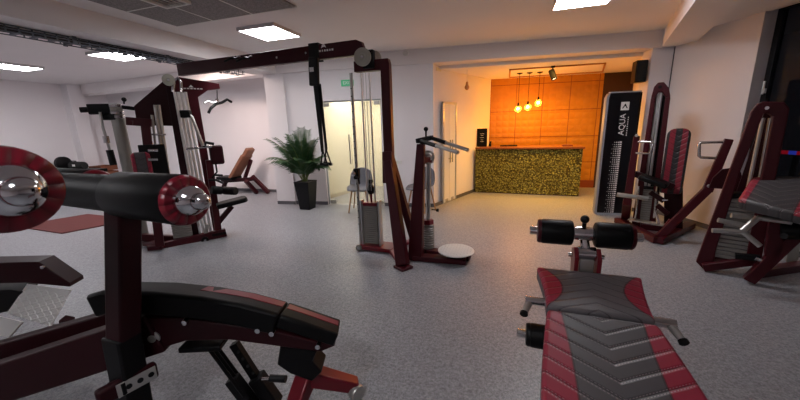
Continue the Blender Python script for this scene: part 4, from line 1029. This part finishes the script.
pad('back_pad', pts, .10, nfr, pad_mat('bench_back_chevron', .165, .12, -.40, 1, .088, -.55, True), t, .02)
MB().bar(bq(0, -.9, .33), bq(0, .34, .55), .10, .07).build('spine', BURG, t, bevel=.006)
MB().bar(bq(0, .30, .56), bq(0, .44, .62), .16, .05).build('seat_bracket', BLKM, t)
MB().bar(bq(0, .20, .56), bq(0, .30, .02), .10, .09, up=by_).build('front_leg', BURG, t, bevel=.006); MB().bar(bq(-.16, .30, .03), bq(.16, .30, .03), .09, .06).build('floor_bar', BURG, t, bevel=.006)
MB().bar(bq(0, -.80, .36), bq(0, -.86, .02), .10, .09, up=by_).build('rear_leg', BURG, t, bevel=.006); MB().bar(bq(-.28, -.86, .03), bq(.28, -.86, .03), .09, .06).build('floor_bar', BURG, t, bevel=.006)
for sx in (-1, 1): MB().prism([bq(sx*.062-.012, .36, .60), bq(sx*.062-.012, .48, .62), bq(sx*.062-.012, .50, .80), bq(sx*.062-.012, .42, .83), bq(sx*.062-.012, .36, .78)], bx_*.024).build('cheek_plate', BURGL, t, bevel=.004)
MB().cyl(bq(-.052, .44, .785), bq(.052, .44, .785), .045).build('chrome_hub', CHROME, t, bevel=.005)
MB().box(bq(0, .43, .70), (.08, .07, .12), byaw).build('hub_block', STEEL, t, bevel=.006)
MB().cyl(bq(-.10, .44, .77), bq(.10, .44, .77), .014).build('hub_bolt', CHROME, t)
rc_ = bq(-.02, .47, .905)
MB().cyl(bq(.0, .44, .79), rc_, .026).build('roller_stem', CHROME, t); MB().lathe(rc_-bx_*.07, bx_, [(0, 0), (.035, 0), (.045, .04), (.045, .10), (.035, .14), (0, .14)]).build('roller_hub', CHROME, t)
MB().cyl(rc_, rc_+V((0, 0, .07)), .012).ball(rc_+V((0, 0, .095)), .026).build('adjuster_knob', BLKP, t)
for sx in (-1, 1): roller(rc_+bx_*sx*.06, rc_+bx_*sx*.25, .080, t, BURG)
for sx, dy in ((-1, .06), (1, .02)):
    h0 = bq(sx*.18, dy+.06, .585); h1 = bq(sx*.355, dy+.06, .585)
    MB().cyl(h0, h1, .024).build('handle_bar', CHROME, t, bevel=.003)
    MB().cyl(h1-bx_*sx*.03+by_*.01, h1+bx_*sx*.005+V((0, 0, -.04))-by_*.075, .021, .018).build('handle_grip', STEEL, t, bevel=.004)
    MB().cyl(h1+bx_*sx*.005+V((0, 0, -.04))-by_*.075, h1+bx_*sx*.007+V((0, 0, -.045))-by_*.088, .022).build('grip_end', BLKM, t)
MB().cyl(bq(-.30, -.03, .46), bq(.15, -.03, .46), .018).build('lower_axle', CHROME, t); roller(bq(-.16, -.03, .46), bq(-.33, -.03, .46), .064, t, BLKM)
MB().bar(bq(0, -.05, .50), bq(0, -.05, .44), .08, .08, up=by_).build('axle_mount', BURG, t)
# ------------------------------------------------------------------ roller bench in the left foreground
fo_ = V((-1.50, 1.20, 0)); lu_ = V((.94, .34, 0)).normalized(); lw = V((-.34, .94, 0)).normalized()
def fq(px, py, d=0.0): return onp(px, py, fo_+lw*d, lw)
t = thing('decline_roller_bench', V((-1.4, 1.2, 0)), 'dark burgundy decline bench with large black rollers and chrome domes in the left foreground', 'exercise bench')
pw = .115
ln_pts = [(84, 297), (100, 293), (150, 294), (200, 299), (240, 306), (278, 316), (300, 323), (338, 336)]
top = [fq(a, c, -pw)+lw*pw for a, c in ln_pts]
# pad: swept cross-section along its own long axis
def sweep(path, prof, name, m, parent, bev=0):
    b = MB(); rings = []
    for i, p in enumerate(path):
        d = (path[min(i+1, len(path)-1)]-path[max(i-1, 0)]).normalized(); u = lw.cross(d); u = -u if u.z < 0 else u
        rings.append([b.bm.verts.new(p + lw*x + u*z) for x, z in prof])
    n = len(prof)
    for r0, r1 in zip(rings, rings[1:]):
        for i in range(n): b.bm.faces.new((r0[i], r0[(i+1) % n], r1[(i+1) % n], r1[i]))
    b.bm.faces.new(rings[0][::-1]); b.bm.faces.new(rings[-1])
    return b.build(name, m, parent, bevel=bev, seg=3)
prof = [(-pw, -.12), (-pw, -.01), (-pw+.015, .004), (pw-.02, -.045), (pw, -.06), (pw, -.12)]
sweep(top[:6], prof, 'back_pad', BLACK, t, .012)
prof2 = [(-pw+.005, -.075), (-pw+.005, -.012), (-pw+.02, 0), (pw-.03, -.04), (pw-.01, -.05), (pw-.01, -.075)]
sweep([top[5]+lu_*.006+V((0, 0, -.003)), top[6], top[7]], prof2, 'head_pad', BLACK, t, .012)
rp = [(-pw+.115, -.018), (pw-.03, -.041), (pw-.03, -.055), (-pw+.115, -.04)]
sweep([top[3]-(top[3]-top[2])*.25, top[3].lerp(top[4], .4), top[4], top[5]-(top[5]-top[4])*.05], rp, 'red_pad_panel', REDV, t, .002); sweep([top[5]+(top[6]-top[5])*.15, top[6], top[7]-(top[7]-top[6])*.05], rp, 'red_head_panel', REDV, t, .002)
for px, py in ((185, 322), (258, 330), (272, 333), (318, 346)): MB().lathe(fq(px, py, -.118), -lw, [(0, -.02), (.016, -.02), (.016, 0), (.014, .012), (0, .016)], 12).build('pad_bolt', CHROME, t)
# under-frame plate, twin beams sloping down to the left
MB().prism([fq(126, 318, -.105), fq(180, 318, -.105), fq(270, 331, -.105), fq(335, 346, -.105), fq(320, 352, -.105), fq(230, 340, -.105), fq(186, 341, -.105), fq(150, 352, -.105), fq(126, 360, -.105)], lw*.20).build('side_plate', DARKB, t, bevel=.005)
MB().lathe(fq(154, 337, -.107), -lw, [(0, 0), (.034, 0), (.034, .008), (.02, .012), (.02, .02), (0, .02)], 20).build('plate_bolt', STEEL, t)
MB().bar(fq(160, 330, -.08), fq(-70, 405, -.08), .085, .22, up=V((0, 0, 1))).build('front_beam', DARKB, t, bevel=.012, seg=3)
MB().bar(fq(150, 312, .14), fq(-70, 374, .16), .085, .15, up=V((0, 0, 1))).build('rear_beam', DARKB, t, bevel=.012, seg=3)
bl = fq(-70, 405, .05); MB().box((bl.x, bl.y, bl.z/2), (.12, .34, max(.06, bl.z-.02)), .35).build('left_foot', DARKB, t, bevel=.01)
# roller post and rollers
rA1, rA0 = V((-1.205, .94, 1.337)), V((-1.665, .99, 1.335)); ra = (rA1-rA0).normalized()
p_hi = rA0+ra*.045; p_lo = at(124, 345, .60)
MB().bar(p_lo, p_hi+V((0, 0, .05)), .105, .10, up=V((0, -1, 0))).build('roller_post', DARKB, t, bevel=.012, seg=3)
MB().bar(V((p_lo.x-.02, p_lo.y-.02, .0)), p_lo+V((0, 0, .06)), .12, .11, up=V((0, -1, 0))).build('lower_post', BLKM, t, bevel=.01)
MB().box((p_lo.x-.02, p_lo.y-.02, .02), (.40, .30, .04), .35).build('floor_plate', BLKM, t, bevel=.006)
roller(rA0+ra*.01, rA1, .103, t, BURGL, False, True)
MB().cyl(rA0-ra*.95, rA0+ra*.02, .086, n=32).build('crossbar_pad', BLACK, t)
rB1 = at(7, 190, 1.40)*1.0; rB1 = CAM + (rB1-CAM)*.70
roller(rB1-ra*.45, rB1, .122, t, BURGL, False, True)
rC1 = CAM + (at(97, 186, 1.25)-CAM)*.72
roller(rC1-ra*.5, rC1, .085, t, BURGL, False, False)
k = rA0-ra*.80
MB().cyl(rC1-ra*.45, k, .03).cyl(k, rB1-ra*.40, .035).build('roller_yoke', DARKB, t)
# adjuster bar with three holes
h0, h1 = at(96, 400, .42), at(157, 368, .42)
MB().bar(h0, h1, .045, .085, up=Z).build('adjuster_bar', DARKB, t, bevel=.015, seg=3)
hd_ = (h1-h0).normalized(); hn = V((hd_.y, -hd_.x, 0))
b = MB().bar(h1-hd_*.17+hn*.026, h1-hd_*.012+hn*.026, .005, .07, up=Z); b.build('steel_face', STEEL, t, bevel=.002)
for i in range(3): MB().cyl(h1-hd_*(.035+.045*i)+hn*.027, h1-hd_*(.035+.045*i)+hn*.031, .013, n=16).build('locking_hole', BLKP, t)
MB().bar(h0.lerp(h1, .3), V((p_lo.x, p_lo.y, .42)), .08, .06).build('adjuster_link', BLKM, t)
# gas struts, support column and right foot
MB().box(fq(205, 343, -.02), (.22, .12, .03), .35).build('strut_clamp', BLKM, t, bevel=.006)
for d, a in ((-.05, 206), (-.01, 211), (.03, 216)): MB().cyl(fq(a, 345, d), fq(a+38, 396, d), .010, n=10).build('strut_rod', BLKM, t)
MB().bar(fq(232, 378, -.02), fq(256, 410, -.02), .07, .06, up=lw).build('strut_sleeve', BLKM, t, bevel=.006)
MB().bar(fq(234, 343, .05), fq(258, 380, .05), .045, .045, up=lw).build('notched_strut', BLKM, t, bevel=.004)
for i in range(4): MB().cyl(fq(238+5*i, 352+7*i, .025), fq(238+5*i, 352+7*i, .02), .009, n=10).build('strut_hole', BLKP, t)
MB().bar(fq(256, 376, .04), fq(276, 404, .04), .08, .08, up=lw).build('strut_socket', BLKM, t, bevel=.008)
MB().cyl(fq(270, 378, -.05), fq(286, 379, -.06), .02).build('spring_pin', BLKP, t); MB().cyl(fq(262, 379, -.055), fq(270, 378.5, -.055), .008).build('pin_shank', CHROME, t)
MB().prism([fq(280, 345, -.07), fq(318, 349, -.07), fq(312, 362, -.07), fq(322, 372, -.07), fq(312, 382, -.07), fq(290, 374, -.07), fq(277, 365, -.07)], lw*.14).build('support_head', BLKM, t, bevel=.008)
ft = at(357, 388, .05); fm = fq(306, 374)
MB().bar(fm, ft+V((0, 0, .02)), .10, .10, up=Z, w2=.08, h2=.07).build('foot_arm', BURGL, t, bevel=.01)
MB().bar(fm+V((0, 0, -.02)), at(288, 425, .03), .10, .10, up=Z, w2=.09, h2=.06).build('foot_arm', BURGL, t, bevel=.01)
MB().lathe(ft+V((-.01, -.02, -.002)), (.9, -.42, 0), [(0, 0), (.046, 0), (.05, .01), (.05, .035), (.046, .045), (.02, .048), (0, .048)], 24).build('foot_wheel', STEEL, t)
wq = fq(290, 382); MB().lathe(V((wq.x, wq.y+.05, .05)), (.9, -.42, 0), [(0, 0), (.05, 0), (.05, .04), (0, .04)], 20).build('inner_wheel', GREYM, t)
# ------------------------------------------------------------------ machine with tread plates at the left edge
tq = at(40, 300, .45)
t = thing('tread_plate_machine', V((tq.x, tq.y, 0)), 'dark machine at the left edge with a tilted steel diamond-tread foot plate', 'exercise machine')
tn = V((.55, -.70, .45)).normalized()
def tpt(px, py, d=0.0): return onp(px, py, tq+tn*d, tn)
co = [tpt(27, 284), tpt(70, 290), tpt(50, 326), tpt(7, 313)]
pl = MB().prism(co, -tn*.02).build('tread_plate', TREAD, t)
o_ = co[3]; ux = co[2]-co[3]; uy = co[0]-co[3]
b = MB()
for i in range(9):
    for j in range(9):
        c = o_+ux*((i+.5)/9)+uy*((j+.5)/9); sg = 1 if (i+j) % 2 else -1
        d = (ux.normalized()*sg+uy.normalized()*.9).normalized()*.022
        b.hexa([c-d-tn.cross(d)*.28, c-d*.2-tn.cross(d)*.35, c+d, c-d*.2+tn.cross(d)*.35][0:4] + [q_+tn*.006 for q_ in (c-d*.8, c-d*.2-tn.cross(d)*.2, c+d*.8, c-d*.2+tn.cross(d)*.2)])
o = b.build('raised_treads', TREAD, pl); o['kind'] = 'stuff'
co2 = [tpt(-20, 312, -.1), tpt(22, 322, -.1), tpt(8, 338, -.1), tpt(-34, 328, -.1)]
MB().prism(co2, -tn*.02).build('lower_tread_plate', TREAD, t)
tf_ = V((tq.x, tq.y, 0))
def tv(px, py, d=0.0): return onp(px, py, tf_+V((0, d, 0)), V((-.45, .9, 0)))
MB().prism([tv(-40, 264), tv(38, 262), tv(69, 283), tv(70, 287), tv(25, 283), tv(-40, 285)], V((-.10, .2, 0))*.6).build('top_beam', DARKB, t, bevel=.006)
MB().prism([tv(-40, 292), tv(10, 290), tv(22, 292), tv(6, 312), tv(-40, 322)], V((-.10, .2, 0))*.6).build('side_arm', BLKM, t, bevel=.006)
MB().lathe(tv(43, 267), V((.45, -.9, 0)), [(0, 0), (.014, 0), (.012, .01), (0, .013)], 12).build('beam_bolt', CHROME, t)
MB().bar(tv(-60, 275, .1), V((tv(-60, 275, .1).x, tv(-60, 275, .1).y, .0)), .12, .12, up=Y).build('upright', DARKB, t, bevel=.008)
MB().bar(tv(50, 326, .02), tv(60, 345, .02), .06, .05, up=Y).bar(tv(62, 320, .02), tv(72, 322, .02), .05, .06, up=Y).build('plate_hinge', DARKB, t, bevel=.005)
q_ = tv(60, 330, .1); MB().bar(V((q_.x, q_.y, .04)), V((tv(-60, 275, .1).x, tv(-60, 275, .1).y, .04)), .12, .08).bar(V((q_.x, q_.y, 0)), V((q_.x, q_.y, max(.1, q_.z))), .08, .08, up=Y).build('base_frame', DARKB, t, bevel=.006)
